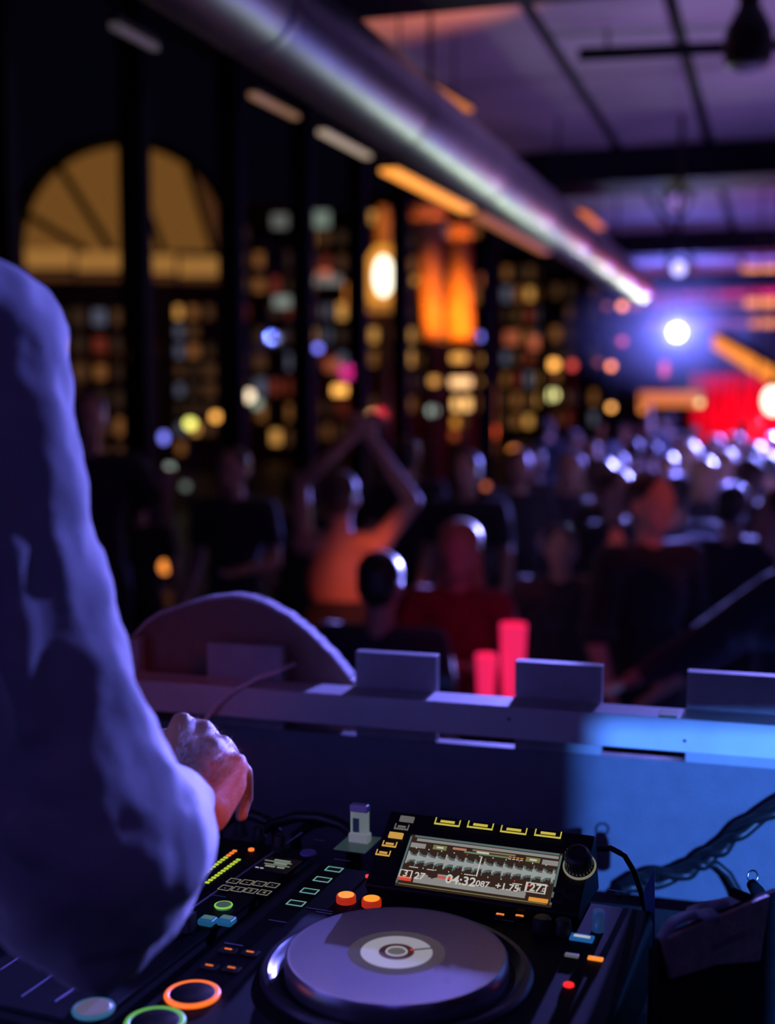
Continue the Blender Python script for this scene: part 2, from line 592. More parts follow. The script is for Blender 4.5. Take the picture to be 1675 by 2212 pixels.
fixture('stage_light', 'brightest stage light shining at the camera in a blue haze', LAMP_A, CAM, 0.085, glow('lens_white', (1.0, 0.95, 0.72), 10.0))
fixture('stage_light', 'strong added crowd light beyond the right edge', LAMP_X, CAM, 0.12, glow('lens_added_crowd', (0.4, 0.4, 1.0), 3.0))
fixture('stage_light', 'pale violet stage light just under the second far beam', LAMP_B, CAM, 0.045, glow('lens_violet', (0.42, 0.38, 1.0), 2.4))
fixture('stage_light', 'soft lilac stage light against the pink ceiling bay', LAMP_C, CAM, 0.075, glow('lens_lilac', (0.50, 0.30, 1.0), 0.55))
# dark lamp hanging at the top right
c = P(1618, 96, 5.0)
hl = empty('hanging_spotlight', c)
smooth_angle(MB().lathe([(0.03, -0.09), (0.085, -0.085), (0.10, -0.03), (0.095, 0.05), (0.06, 0.12), (0.035, 0.16)], 24).build('housing', M_fix, hl))
MB().lathe([(0.07, -0.092), (0.07, -0.086)], 24).build('lens', mat('dark_lens', (0.02, 0.02, 0.03), 0.1), hl)
MB().tube([(0, 0, 0.15), (0, 0, Z_CEIL - c.z)], 0.045, 12).build('stem', M_fix, hl)
tag(hl, 'black unlit spotlight hanging from the ceiling at top right', 'spotlight')
# thin pipe crossing the ceiling boards
ap, bp_ = on_z(1250, 118, Z_CEIL - 0.14), on_z(1675, 98, Z_CEIL - 0.14)
cp = empty('ceiling_pipe', ap)
MB().tube([Vector((0, 0, 0)), (bp_ - ap) * 1.8], 0.03, 12).build('pipe', M_beam, cp, smooth=True)
for s in (0.15, 0.8, 1.5):
    q = (bp_ - ap) * s
    MB().tube([q + Vector((0, 0, 0.02)), q + Vector((0, 0, 0.14))], 0.008, 6).build('hanger', M_beam, cp)
tag(cp, 'thin dark pipe crossing below the lit ceiling boards', 'pipe')
# fixtures of the lamps over and behind the booth
for nm, lab in [('added_blue_fill', 'added blue fill lamp above and behind the booth'), ('red_wash', 'small red lamp hung behind the photographer'), ('orange_wash', 'orange spot hung above the booth'),
                ('red_face_wash', 'red spot hung right of the booth'), ('magenta_wash', 'magenta spot hung over the right of the booth'), ('side_beam', 'violet side light hung right of the booth'), ('orange_pin', 'small orange pin spot on a long hanger right of the booth')]:
    l = bpy.data.objects[nm]
    dirv = l.matrix_basis.to_quaternion() @ Vector((0, 0, -1))
    fixture('wash_light', lab, l.location - dirv * 0.07, l.location + dirv, 0.03 if nm == 'orange_pin' else 0.06, glow('lens_' + nm, tuple(l.data.color), 2.0))
for nm, lab in [('added_duct_light', 'added pale green uplight hidden in the crowd, aimed at the duct'), ('ceiling_wash', 'violet uplight on a stand aimed at the ceiling'), ('ceiling_wash_far', 'pink uplight on a stand aimed at the ceiling'), ('ceiling_wash_warm', 'warm uplight on a stand aimed at the ceiling')]:
    l = bpy.data.objects[nm]
    dirv = l.matrix_basis.to_quaternion() @ Vector((0, 0, -1))
    root = empty('uplight', l.location - dirv * 0.07)
    R = dirv.to_track_quat('Z', 'Y').to_matrix().to_4x4()
    MB().lathe([(0.04, -0.2), (0.07, -0.18), (0.08, 0.03), (0.07, 0.03), (0.06, 0.0)], 20, R).build('housing', M_fix, root, smooth=True)
    MB().lathe([(0.03, 0.012), (0.058, 0.004)], 20, R).build('lens', glow('lens_' + nm, tuple(l.data.color), 2.0), root)
    MB().tube([(0, 0, -0.05), (0, 0, -root.location.z)], 0.02, 8).build('stand', M_fix, root)
    MB().lathe([(0.22, 0), (0.2, 0.02), (0.03, 0.03)], 20, Matrix.Translation((0, 0, -root.location.z))).build('foot', M_fix, root)
    tag(root, lab, 'uplight')
root = empty('work_lamp', WORK)
dirv = (WORK_AIM - WORK).normalized()
R = dirv.to_track_quat('Z', 'Y').to_matrix().to_4x4()
MB().lathe([(0.012, -0.11), (0.028, -0.10), (0.03, -0.022), (0.026, -0.022), (0.022, -0.05)], 20, R).build('housing', M_fix, root, smooth=True)
MB().tube([-dirv * 0.09, -dirv * 0.12 + Vector((0.03, 0, 0.06)), Vector((0.10, 0, 0.0)), Vector((0.12, 0, -0.3)), Vector((0.12, 0, 0.72 - WORK.z))], 0.009, 8).build('gooseneck', M_fix, root)
e1 = (P(1281, 1740, 1.72) - WORK).normalized()
lf = Vector((-e1.y, e1.x, 0)).normalized()
c1 = e1 * 0.11
MB().prism([c1 + Vector((0, 0, -0.16)), c1 + Vector((0, 0, 0.16)), c1 + lf * 0.16 + Vector((0, 0, 0.16)), c1 + lf * 0.16 + Vector((0, 0, -0.16))], -e1 * 0.002).build('added_flag', M_fix, root)  # unseen flag added to cut the left edge of the blue patch
e2 = (P(1560, 1560, 1.66) - WORK).normalized()
c2 = e2 * 0.13
lf2 = Vector((-e2.y, e2.x, 0)).normalized()
MB().prism([c2 - lf2 * 0.16, c2 + lf2 * 0.16, c2 + lf2 * 0.16 + Vector((0, 0, 0.12)), c2 - lf2 * 0.16 + Vector((0, 0, 0.12))], e2 * 0.002).build('added_flag', M_fix, root)  # unseen flag added to cut the top of the blue patch
tag(root, 'blue booth work lamp on a stand right of the photographer', 'lamp')

# ------------------------------------------------------------------ city behind the glass
M_brick = mat('dark_brick', (0.06, 0.035, 0.022), 0.85, var=0.4, vscale=2)
M_stone = mat('dark_stone', (0.08, 0.055, 0.04), 0.85, var=0.4, vscale=2)
WINCOL = [glow('window_amber', (1.0, 0.45, 0.10), 0.714), glow('window_dim_amber', (1.0, 0.36, 0.10), 0.204), glow('window_dim_brown', (0.8, 0.33, 0.14), 0.085),
          glow('window_cool', (0.5, 0.5, 0.75), 0.170), mat('window_dark', (0.01, 0.01, 0.012), 0.2), glow('window_dim_red', (1.0, 0.15, 0.08), 0.136), glow('window_faint', (0.7, 0.35, 0.2), 0.043)]


def building(label, x0, x1, ytop, depth, m, cols, rows, seed, weights, ybase_row=905, roof='flat'):
    rnd = random.Random(seed)
    a, b_ = P(x0, 850, depth), P(x1, 850, depth)
    w = (b_ - a).length
    ztop = P(x0, ytop, depth).z
    zb = -0.12
    root = empty('building', (a.x, a.y, zb))
    h = ztop - zb
    MB().box((0, 0, 0), (w, 3.6, h)).build('wall', m, root)
    MB().box((-0.15, -0.2, h), (w + 0.15, 3.8, h + 0.35)).build('cornice', m, root)
    if roof == 'gable':
        MB().prism([(-0.2, -0.2, h + 0.35), (w + 0.2, -0.2, h + 0.35), (w / 2, -0.2, h + 0.35 + w * 0.3)], (0, 4.0, 0)).build('roof', M_black, root)
    cw, rh = w / cols, (h - 0.6) / rows
    for r in range(rows):
        for c in range(cols):
            mm = rnd.choices(WINCOL, weights)[0]
            x, z = (c + 0.5) * cw, 0.4 + (r + 0.5) * rh
            ww, hh = cw * rnd.uniform(0.5, 0.72), rh * rnd.uniform(0.5, 0.68)
            MB().box((x - ww / 2, -0.06, z - hh / 2), (x + ww / 2, 0.02, z + hh / 2)).build('window', mm, root)
    tag(root, label, 'building', 'dark buildings outside')
    return root


building('dark building at far left outside, below the glowing arch', -160, 330, 640, 32, M_brick, 11, 6, 1, [0.3, 2, 4, 0.4, 2, 0.3, 4])
building('dark building outside behind the standing silhouette', 335, 505, 640, 37, M_brick, 5, 8, 2, [0.5, 2, 3, 2, 2, 0.6, 3])
building('purplish building outside between the third and fourth mullions', 512, 648, 470, 42, M_stone, 4, 9, 3, [0.4, 2, 3, 2, 3, 2, 3])
building('brownish building outside left of the glowing lantern', 655, 790, 480, 47, M_brick, 4, 9, 4, [1.0, 3, 3, 1.5, 2, 1.6, 2])
building('tall brownish building outside behind the glowing lantern', 795, 905, 440, 52, M_stone, 4, 10, 5, [1, 3, 3, 1, 2, 1, 3])
building('amber-lit building outside below the two orange columns', 905, 1075, 470, 57, M_stone, 5, 10, 6, [1, 4, 3, 0.6, 2, 0.6, 2])
building('brown building outside right of the orange columns', 1080, 1180, 560, 62, M_stone, 4, 8, 7, [0.8, 3, 4, 0.8, 1, 1, 2])
building('dim purple building outside before the far end of the glazing', 1185, 1300, 600, 67, M_stone, 4, 7, 8, [0.3, 1.5, 3, 1, 2, 1, 3])

# arched hall; the light on its vault is drawn as glowing pieces
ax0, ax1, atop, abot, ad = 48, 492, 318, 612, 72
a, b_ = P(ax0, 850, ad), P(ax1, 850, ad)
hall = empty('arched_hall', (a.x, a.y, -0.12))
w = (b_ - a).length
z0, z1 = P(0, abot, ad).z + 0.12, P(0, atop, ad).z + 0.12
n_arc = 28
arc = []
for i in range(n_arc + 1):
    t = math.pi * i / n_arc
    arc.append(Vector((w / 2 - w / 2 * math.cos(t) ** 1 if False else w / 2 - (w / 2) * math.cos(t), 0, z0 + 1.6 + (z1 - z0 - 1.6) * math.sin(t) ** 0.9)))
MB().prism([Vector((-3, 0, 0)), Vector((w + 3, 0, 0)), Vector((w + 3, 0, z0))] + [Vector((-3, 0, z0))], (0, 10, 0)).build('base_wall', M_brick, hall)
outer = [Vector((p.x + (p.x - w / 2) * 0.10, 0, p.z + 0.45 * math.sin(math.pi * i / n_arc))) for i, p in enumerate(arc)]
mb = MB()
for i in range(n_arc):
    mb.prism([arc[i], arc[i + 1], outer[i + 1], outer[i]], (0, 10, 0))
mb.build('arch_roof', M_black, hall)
M_arch_glow = mat('arch_light_paint', (0.02,) * 3, 0.5, emit=(1.0, 0.40, 0.085), strength=0.17, sample=False)
M_arch_glow2 = mat('arch_light_paint_bright', (0.02,) * 3, 0.5, emit=(1.0, 0.43, 0.10), strength=0.36, sample=False)
M_arch_glow3 = mat('arch_light_paint_dim', (0.02,) * 3, 0.5, emit=(1.0, 0.34, 0.12), strength=0.07, sample=False)
hub = Vector((w * 1.02, 0, z0 + 1.0))
# glowing pieces of the lit vault between slanting ribs
def lerp(p, q, t):
    return p * (1 - t) + q * t
arch_cuts = [0, 3, 8, 14, 20, 25, 28]
for k in range(len(arch_cuts) - 1):
    i0, i1 = arch_cuts[k], arch_cuts[k + 1]
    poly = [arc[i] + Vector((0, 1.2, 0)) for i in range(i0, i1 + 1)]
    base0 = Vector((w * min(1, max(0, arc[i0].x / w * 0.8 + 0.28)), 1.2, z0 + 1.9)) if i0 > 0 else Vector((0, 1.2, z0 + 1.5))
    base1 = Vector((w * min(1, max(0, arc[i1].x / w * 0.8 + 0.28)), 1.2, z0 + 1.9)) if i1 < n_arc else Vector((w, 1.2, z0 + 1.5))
    MB().prism([base0] + poly + [base1], (0, 0.1, 0)).build('pane', [M_arch_glow, M_arch_glow, M_arch_glow, M_arch_glow, M_arch_glow3, M_arch_glow3][k], hall)  # glowing piece standing in for the lit vault, not glass
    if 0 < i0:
        MB().tube([base0 + Vector((0, -0.15, 0)), arc[i0] + Vector((0, 1.05, 0))], 0.22, 8).build('arch_rib', M_black, hall)
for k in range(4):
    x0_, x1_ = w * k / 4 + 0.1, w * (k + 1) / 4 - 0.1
    MB().box((x0_, 1.0, z0 + 0.9 - 0.25 * k * 0.6), (x1_, 1.1, z0 + 2.0 - 0.25 * k * 0.6)).build('pane', M_arch_glow2, hall)  # lower row, light painted in the same way
    MB().box((x0_, 1.0, z0 + 0.08), (x1_, 1.1, z0 + 0.62 - 0.08 * k)).build('pane', M_arch_glow3, hall)
tag(hall, 'hall outside with amber light painted as a large glowing arch', 'building')

# lantern and two uplit columns
LAN = P(829, 598, 20)
lan = empty('lantern', (LAN.x, LAN.y, -0.12))
zc = LAN.z + 0.12
M_lam = mat('lantern_amber_glass', (0.02,) * 3, 0.5, emit=(1.0, 0.36, 0.04), strength=1.0, sample=False)
k_ = 20 / F_PX
MB().lathe([(26 * k_, zc - 55 * k_), (36 * k_, zc - 52 * k_), (37 * k_, zc + 38 * k_), (18 * k_, zc + 66 * k_)], 8).build('glass', M_lam, lan)
MB().ell((0, -0.30, zc - 2 * k_), (0.15, 0.05, 0.31)).build('bulb', glow('lantern_bulb', (1.0, 0.86, 0.66), 3.4), lan, smooth=True)
MB().lathe([(27 * k_, zc - 76 * k_), (38 * k_, zc - 74 * k_), (38 * k_, zc - 60 * k_), (27 * k_, zc - 56 * k_)], 8).build('base_ring', mat('lantern_base', (0.4, 0.2, 0.05), 0.5, emit=(1.0, 0.36, 0.06), strength=0.38, sample=False), lan)
MB().lathe([(18 * k_, zc + 66 * k_), (22 * k_, zc + 70 * k_), (20 * k_, zc + 120 * k_), (12 * k_, zc + 150 * k_)], 8).build('cap', mat('lantern_cap', (0.45, 0.22, 0.08), 0.6), lan)
MB().tube([(0, 0, 0), (0, 0, zc - 74 * k_)], [0.16, 0.09], 12).build('post', mat('bronze_post', (0.10, 0.06, 0.04), 0.5, metal=0.5), lan, smooth=True)
tag(lan, 'large glowing lantern with a white core and amber body outside', 'lantern')
point('lantern_glow', LAN + Vector((0, -0.8, 0.9)), (1.0, 0.4, 0.08), 22, 0.1)
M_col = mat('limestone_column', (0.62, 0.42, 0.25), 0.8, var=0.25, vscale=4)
for (pt_, pb_, wt, wb, dd, lab) in [((925, 480), (938, 738), 66, 40, 24, 'orange uplit column next to the lantern, tapering to its foot'), ((993, 520), (993, 735), 46, 66, 25, 'orange uplit column widening to its foot, right of the other')]:
    q0, q1 = P(*pb_, dd), P(*pt_, dd)
    kk = dd / F_PX / 2
    col = empty('column', (q0.x, q0.y, -0.12))
    hb = q0.z + 0.12
    ht = q1.z + 0.12
    MB().tube([(0, 0, hb), (q1.x - q0.x, 0, ht)], [wb * kk, wt * kk], 20).build('shaft', M_col, col, smooth=True)
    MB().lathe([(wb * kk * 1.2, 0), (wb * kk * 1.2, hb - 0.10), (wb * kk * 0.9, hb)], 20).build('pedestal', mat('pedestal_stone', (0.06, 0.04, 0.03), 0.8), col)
    MB().lathe([(wt * kk, ht), (wt * kk * 1.25, ht + 0.1), (wt * kk * 1.25, ht + 0.25), (wt * kk * 0.8, ht + 0.4)], 16, Matrix.Translation((q1.x - q0.x, 0, 0))).build('capital', M_col, col)
    tag(col, lab, 'column', 'orange uplit columns')
    spot('column_uplight', q0 + Vector((0, -1.5, -0.3)), q1 + Vector((0, 0, -0.8)), (1.0, 0.20, 0.006), 480, 70, 0.7, 0.1)

# lamps, each one a thing of its own. (px, py, depth, width px, height px, colour, strength, kind, label)
C_AM, C_OR, C_DO, C_RED = (1.0, 0.42, 0.08), (1.0, 0.28, 0.04), (1.0, 0.22, 0.10), (1.0, 0.05, 0.02)
C_WH, C_YW, C_VI, C_GW = (1.0, 0.85, 0.7), (1.0, 0.85, 0.35), (0.35, 0.35, 1.0), (0.75, 0.85, 0.75)
LAMPS = [
    (411, 915, 26, 22, 22, (0.85, 0.80, 0.16), 3.0, 'post', 'yellow-green street lamp left of the tall silhouette'),
    (466, 900, 30, 20, 20, C_AM, 2.6, 'post', 'amber street lamp beside the yellow-green one, left of the silhouette'),
    (354, 945, 24, 16, 24, (0.22, 0.22, 1.0), 2.4, 'post', 'blue-violet lamp low at left beside the second mullion'),
    (366, 1012, 24, 20, 22, C_GW, 0.7, 'post', 'dull white round lamp left of the tall silhouette, upper of two'),
    (401, 1050, 24, 18, 18, C_GW, 0.24, 'post', 'faint grey round lamp left of the tall silhouette, lower of two'),
    (356, 1222, 14, 22, 34, C_OR, 2.0, 'post', 'orange lamp low behind the left crowd'),
    (537, 855, 28, 24, 26, (1.0, 0.75, 0.5), 2.6, 'post', 'bright whitish lamp beside the third mullion'),
    (556, 872, 29, 20, 22, (0.7, 0.9, 0.75), 0.5, 'post', 'pale green lamp overlapping the whitish lamp by the third mullion'),
    (492, 706, 30, 20, 30, C_OR, 0.5, 'wall', 'dull orange wall lamp beside the third mullion'),
    (612, 652, 34, 40, 24, C_GW, 0.30, 'wall', 'grey-white sign light above the purplish building'),
    (690, 474, 33, 46, 36, (0.7, 0.85, 0.7), 0.25, 'wall', 'pale greenish lamp high beside the fourth mullion'),
    (605, 478, 36, 34, 30, (0.8, 0.8, 0.75), 0.16, 'wall', 'dim grey lamp high left of the pale greenish one'),
    (705, 606, 33, 66, 20, (0.9, 0.8, 0.75), 0.22, 'wall', 'wide grey lit sign left of the lantern'),
    (700, 592, 34, 30, 16, C_DO, 0.8, 'wall', 'small orange light on top of the wide grey sign'),
    (758, 640, 22, 26, 60, C_OR, 0.75, 'wall', 'tall amber light directly left of the lantern'),
    (687, 752, 24, 16, 16, (0.20, 0.20, 1.0), 3.0, 'post', 'blue-violet round lamp below and left of the lantern'),
    (1043, 727, 24, 16, 16, (0.20, 0.20, 1.0), 3.0, 'post', 'blue-violet round lamp right of the orange columns'),
    (737, 843, 26, 36, 20, C_AM, 2.2, 'wall', 'wide amber light above the raised arms'),
    (720, 790, 30, 34, 26, C_DO, 0.35, 'wall', 'dim salmon light above the wide amber light'),
    (651, 858, 26, 18, 66, C_RED, 0.55, 'wall', 'tall red light beside the fourth mullion'),
    (772, 868, 26, 22, 60, C_RED, 0.4, 'wall', 'tall dark red light left of the amber pair'),
    (510, 860, 30, 16, 60, C_RED, 0.22, 'wall', 'narrow dark red light left of the third mullion'),
    (806, 900, 24, 18, 22, (1.0, 0.55, 0.18), 2.2, 'wall', 'bright amber light at the left of the amber row'),
    (843, 898, 24, 36, 24, (1.0, 0.42, 0.08), 1.3, 'wall', 'wide amber light at the right of the amber row'),
    (935, 887, 20, 22, 22, C_GW, 0.8, 'post', 'greyish white round lamp left of the amber stack'),
    (992, 773, 20, 36, 18, C_AM, 1.3, 'wall', 'amber light at the top of the amber stack'),
    (1055, 777, 20, 32, 20, C_AM, 1.2, 'wall', 'amber light at the top right of the amber stack'),
    (938, 823, 20, 20, 18, C_AM, 1.1, 'wall', 'amber light at the left side of the amber stack'),
    (996, 826, 20, 46, 20, (1.0, 0.52, 0.22), 2.0, 'wall', 'bright peach light in the middle of the amber stack'),
    (1047, 824, 20, 16, 16, C_AM, 1.0, 'wall', 'small amber light at the right side of the amber stack'),
    (998, 873, 20, 40, 26, (1.0, 0.5, 0.15), 1.8, 'wall', 'broad amber light with a white lamp over it in the stack'),
    (1006, 873, 20, 14, 14, C_WH, 8.0, 'wall', 'small bright white lamp at the centre of the amber stack'),
    (993, 912, 20, 32, 20, (1.0, 0.36, 0.04), 0.9, 'wall', 'dark amber light at the bottom of the amber stack'),
    (988, 940, 20, 30, 18, (1.0, 0.16, 0.04), 0.4, 'wall', 'dim red light under the amber stack'),
    (1064, 932, 20, 18, 26, (1.0, 0.10, 0.02), 2.6, 'wall', 'red light right of the amber stack'),
    (1057, 905, 20, 30, 150, C_OR, 0.32, 'wall', 'tall dim amber strip light right of the amber stack'),
    (1111, 982, 18, 24, 40, C_OR, 1.6, 'post', 'oval orange lamp above the crowd right of the amber stack'),
    (1097, 1052, 14, 14, 14, C_DO, 3.0, 'post', 'salmon round lamp low in the crowd, right of a dimmer twin'),
    (1050, 1050, 14, 14, 14, C_DO, 1.0, 'post', 'dim salmon round lamp low in the crowd, left of a brighter twin'),
    (1050, 605, 30, 26, 24, C_DO, 0.5, 'wall', 'dim orange light right above the orange columns'),
    (1105, 730, 34, 30, 28, C_DO, 0.4, 'wall', 'dim salmon light left of a matching one on the brown building'),
    (1157, 740, 34, 26, 28, C_DO, 0.55, 'wall', 'dim salmon light right of a matching one on the brown building'),
    (1196, 787, 22, 24, 22, C_AM, 2.6, 'post', 'amber lamp beside a red lamp under the brown building'),
    (1236, 789, 24, 18, 20, (1.0, 0.10, 0.08), 1.2, 'post', 'red lamp right beside an amber lamp'),
    (1193, 853, 22, 24, 24, (0.92, 0.85, 0.32), 3.0, 'post', 'yellow-green rimmed round lamp over the middle crowd'),
    (897, 606, 26, 14, 14, C_AM, 0.7, 'wall', 'tiny amber light between the lantern and the columns'),
    (18, 642, 30, 20, 24, C_OR, 1.0, 'wall', 'orange light at the far left edge above the shirt'),
    (1345, 661, 16, 14, 14, C_OR, 4.5, 'cord', 'orange hanging bulb just below the end of the duct'),
    (1312, 661, 17, 12, 12, C_DO, 0.6, 'cord', 'dim red hanging bulb left of the orange one below the duct'),
    (1374, 661, 17, 12, 12, C_DO, 0.6, 'cord', 'dim red hanging bulb right of the orange one below the duct'),
    (1345, 737, 16, 14, 14, (1.0, 0.12, 0.12), 1.6, 'cord', 'dull red hanging bulb below the orange one'),
    (1321, 791, 16, 14, 14, (1.0, 0.26, 0.08), 4.5, 'cord', 'bright salmon hanging bulb left of the stage light glow'),
    (1293, 783, 17, 12, 12, C_DO, 0.5, 'cord', 'faint red hanging bulb left of the bright salmon one'),
    (1321, 880, 16, 14, 14, C_AM, 3.2, 'cord', 'amber hanging bulb over the blue-lit crowd'),
    (1389, 884, 18, 16, 16, C_OR, 1.3, 'cord', 'orange hanging bulb at the left of the orange glow strip'),
    (1512, 870, 16, 14, 14, (1.0, 0.72, 0.25), 2.2, 'cord', 'yellow hanging bulb at the right of the orange glow strip'),
    (1436, 797, 18, 14, 34, (1.0, 0.12, 0.12), 1.4, 'cord', 'tall pink hanging lamp below the bright stage light'),
    (1672, 865, 10.2, 46, 62, (1.0, 0.90, 0.72), 3.0, 'cord', 'large white lamp with amber rim at the right edge'),
    (1635, 922, 9.6, 20, 30, (1.0, 0.01, 0.02), 2.2, 'cord', 'saturated red lamp at right next to the white lamp'),
    (1600, 968, 14, 12, 14, (1.0, 0.03, 0.10), 2.0, 'cord', 'small pink-red bulb low at right above the crowd'),
]
M_pole = mat('lamp_post_dark', (0.02, 0.018, 0.016), 0.5)
for li, (px, py, dd, wpx, hpx, colr, st, kind, lab) in enumerate(LAMPS):
    dd += 0.16 * (li % 9)
    c = P(px, py, dd)
    k = dd / F_PX
    rx, rzz = wpx * k / 2, hpx * k / 2
    nm = {'post': 'street_lamp', 'wall': 'lit_sign' if wpx > 1.5 * hpx else 'wall_lamp', 'cord': 'pendant_lamp'}[kind]
    m = glow('glow_%d_%d' % (px, py), colr, st)
    if kind == 'cord':
        root = empty(nm, c)
        MB().ell((0, 0, 0), (rx, rx, rzz), 16, 10).build('bulb', m, root, smooth=True)
        MB().lathe([(rx * 0.5, rzz * 0.9), (rx * 0.4, rzz * 1.5), (rx * 0.15, rzz * 1.6)], 12).build('socket', M_pole, root)
        MB().tube([(0, 0, rzz * 1.5), (0, 0, ceil_z(c) - c.z)], 0.008, 6).build('cord', M_pole, root)
    elif kind == 'post':
        root = empty(nm, (c.x, c.y, -0.12))
        h = c.z + 0.12
        MB().ell((0, 0, h), (rx, rx, rzz), 16, 10).build('globe', m, root, smooth=True)
        MB().lathe([(rx * 0.6, h + rzz * 0.85), (rx * 0.5, h + rzz * 1.1), (rx * 0.1, h + rzz * 1.4)], 12).build('cap', M_pole, root)
        MB().tube([(0, 0, 0), (0, 0, h - rzz * 0.9)], [0.05, 0.025], 8).build('pole', M_pole, root)
    else:
        root = empty(nm, (c.x, c.y, -0.12))
        h = c.z + 0.12
        MB().box((-rx, -0.06, h - rzz), (rx, 0.0, h + rzz)).build('diffuser', m, root, bevel=min(rx, rzz) * 0.6, seg=3)
        MB().box((-rx * 0.9, 0.001, h - rzz * 0.9), (rx * 0.9, 0.06, h + rzz * 0.9)).build('backplate', M_pole, root)
        MB().tube([(0, 0.05, 0), (0, 0.05, h)], 0.03, 6).build('mast', M_pole, root)
    tag(root, lab, {'post': 'street lamp', 'wall': 'light', 'cord': 'lamp'}[kind])
# orange strip over the far crowd and red stage cloth
c = P(1450, 862, 20)
root = empty('strip_light', c, RZ)
MB().box((-0.5, -0.04, -0.12), (0.5, 0, 0.12)).build('diffuser', glow('strip_orange', (1.0, 0.25, 0.05), 0.75), root, bevel=0.03)
MB().box((-0.55, 0, -0.15), (0.55, 0.06, 0.15)).build('housing', M_fix, root)
for sx in (-0.4, 0.4):
    MB().tube([(sx, 0.03, 0.1), (sx, 0.03, Z_CEIL - c.z)], 0.012, 6).build('hanger', M_fix, root)
tag(root, 'blurred orange glow strip above the far crowd', 'strip light')
M_red = mat('red_stage_cloth', (0.75, 0.03, 0.06), 0.8, var=0.2, vscale=6)
c0 = P(1500, 980, 25)
root = empty('stage_curtain', (c0.x, c0.y, 0), RZ)
for k in range(16):
    x = k * 0.22
    MB().lathe([(0.11, 0.0), (0.12, 1.2), (0.10, 2.55)], 10, Matrix.Translation((x, 0, 0))).build('fold', M_red, root, smooth=True)
MB().box((-0.2, -0.08, 2.55), (3.6, 0.08, 2.68)).build('rod', M_fix, root)
for x in (-0.1, 3.5):
    MB().tube([(x, 0, 2.6), (x, 0, Z_CEIL)], 0.02, 8).build('hanger', M_fix, root)
tag(root, 'red lit curtain behind the crowd at the right edge', 'curtain')
point('red_stage_glow', P(1640, 900, 23), (1.0, 0.02, 0.06), 150, 0.15)
point('magenta_stage_glow', P(1690, 800, 22), (1.0, 0.03, 0.35), 160, 0.15)

# ------------------------------------------------------------------ haze round the brightest lamp
m = bpy.data.materials.new('haze')
m.use_nodes = True
nt = m.node_tree
nt.nodes.clear()
o_ = nt.nodes.new('ShaderNodeOutputMaterial')
vs = nt.nodes.new('ShaderNodeVolumeScatter')
vs.inputs['Color'].default_value = (0.9, 0.9, 1.0, 1)
tcz = nt.nodes.new('ShaderNodeTexCoord')
mpz = nt.nodes.new('ShaderNodeMapping')
mpz.inputs['Scale'].default_value = (1 / 1.6, 1 / 1.4, 1 / 0.9)
grz = nt.nodes.new('ShaderNodeTexGradient')
grz.gradient_type = 'SPHERICAL'
mtz = nt.nodes.new('ShaderNodeMath')
mtz.operation = 'MULTIPLY'
mtz.inputs[1].default_value = 0.16
nt.links.new(tcz.outputs['Object'], mpz.inputs['Vector'])
nt.links.new(mpz.outputs['Vector'], grz.inputs['Vector'])
nt.links.new(grz.outputs['Fac'], mtz.inputs[0])
nt.links.new(mtz.outputs[0], vs.inputs['Density'])
nt.links.new(vs.outputs[0], o_.inputs['Volume'])
hz = MB().ell((0, 0, 0), (1.6, 1.4, 0.9), 32, 18).build('haze', m, None, smooth=True)
hz.location = LAMP_A + Vector((0.0, -0.2, 0.0))
hz['kind'] = 'stuff'
hz['label'] = 'blue haze round the brightest stage light'
hz['category'] = 'haze'

# ------------------------------------------------------------------ DJ booth
BA = 16.3
BOOTH = Frame((0, 0, 0), yawM(BA))
BZ = -math.radians(BA)
V_W = 1.73                           # near face of the castellated board
Z_DJ = 0.72
wall_frame = Frame(BOOTH.w(0, V_W, 0), yawM(BA) @ Matrix.Rotation(math.pi / 2, 3, 'X'))   # local x along wall, local y up


def wall_hit(px, py, off=0.0):       # -> (u, z) on the board plane
    fr_ = wall_frame if off == 0 else Frame(BOOTH.w(0, V_W + off, 0), wall_frame.M)
    p = fr_.hit(px, py)
    return p.x, p.y


struct(rbox('floor_platform', (-3.5, -2.5, 0.0), (3.5, 2.24, Z_DJ), M_black), 'raised floor of the DJ booth')
M_board = mat('grey_laminate_board', (0.40, 0.38, 0.42), 0.6, var=0.12, vscale=30, bump=0.25, bscale=300)
M_edge = mat('raw_board_edge', (0.75, 0.72, 0.78), 0.7, var=0.25, vscale=120)
M_steel = mat('brushed_steel', (0.66, 0.64, 0.68), 0.6, metal=0.12, var=0.12, vscale=14)
booth = empty('booth_front', (0, 0, 0), BZ)
tag(booth, 'grey castellated board closing the front of the DJ booth', 'booth')
r_top_px = [(300, 1481), (970, 1511), (1675, 1562)]
rail_v0, rail_v1 = V_W - 0.062, V_W - 0.004
rf = Frame(BOOTH.w(0, rail_v0, 0), wall_frame.M)
z_rt = sum(rf.hit(*q).y for q in r_top_px) / 3
z_rb = sum(rf.hit(*q).y for q in [(300, 1533), (970, 1583), (1675, 1645)]) / 3
merl = [(150, 318, 1377), (447, 615, 1397), (765, 936, 1410), (1110, 1291, 1431), (1485, 1672, 1456)]
zt = sum(wall_hit((a + b) / 2, y)[1] for a, b, y in merl) / len(merl)
us = [(wall_hit(a, y)[0], wall_hit(b, y)[0]) for a, b, y in merl]
wm = sum(b - a for a, b in us) / len(us)
pitch_m = (us[-1][0] - us[1][0]) / 3
u_first = us[1][0]
z_notch = z_rb - 0.031
TH = 0.02
MB().box((-1.9, V_W, Z_DJ), (1.9, V_W + TH, z_notch)).build('board', mat('grey_laminate_shaded', (0.15, 0.15, 0.19), 0.55, var=0.12, vscale=30, bump=0.25, bscale=300), booth)  # lower board darkened in its colour for the shade below the rail
print('RAIL', z_rt, z_rb, 'top', zt, 'merlon w', wm, 'pitch', pitch_m)
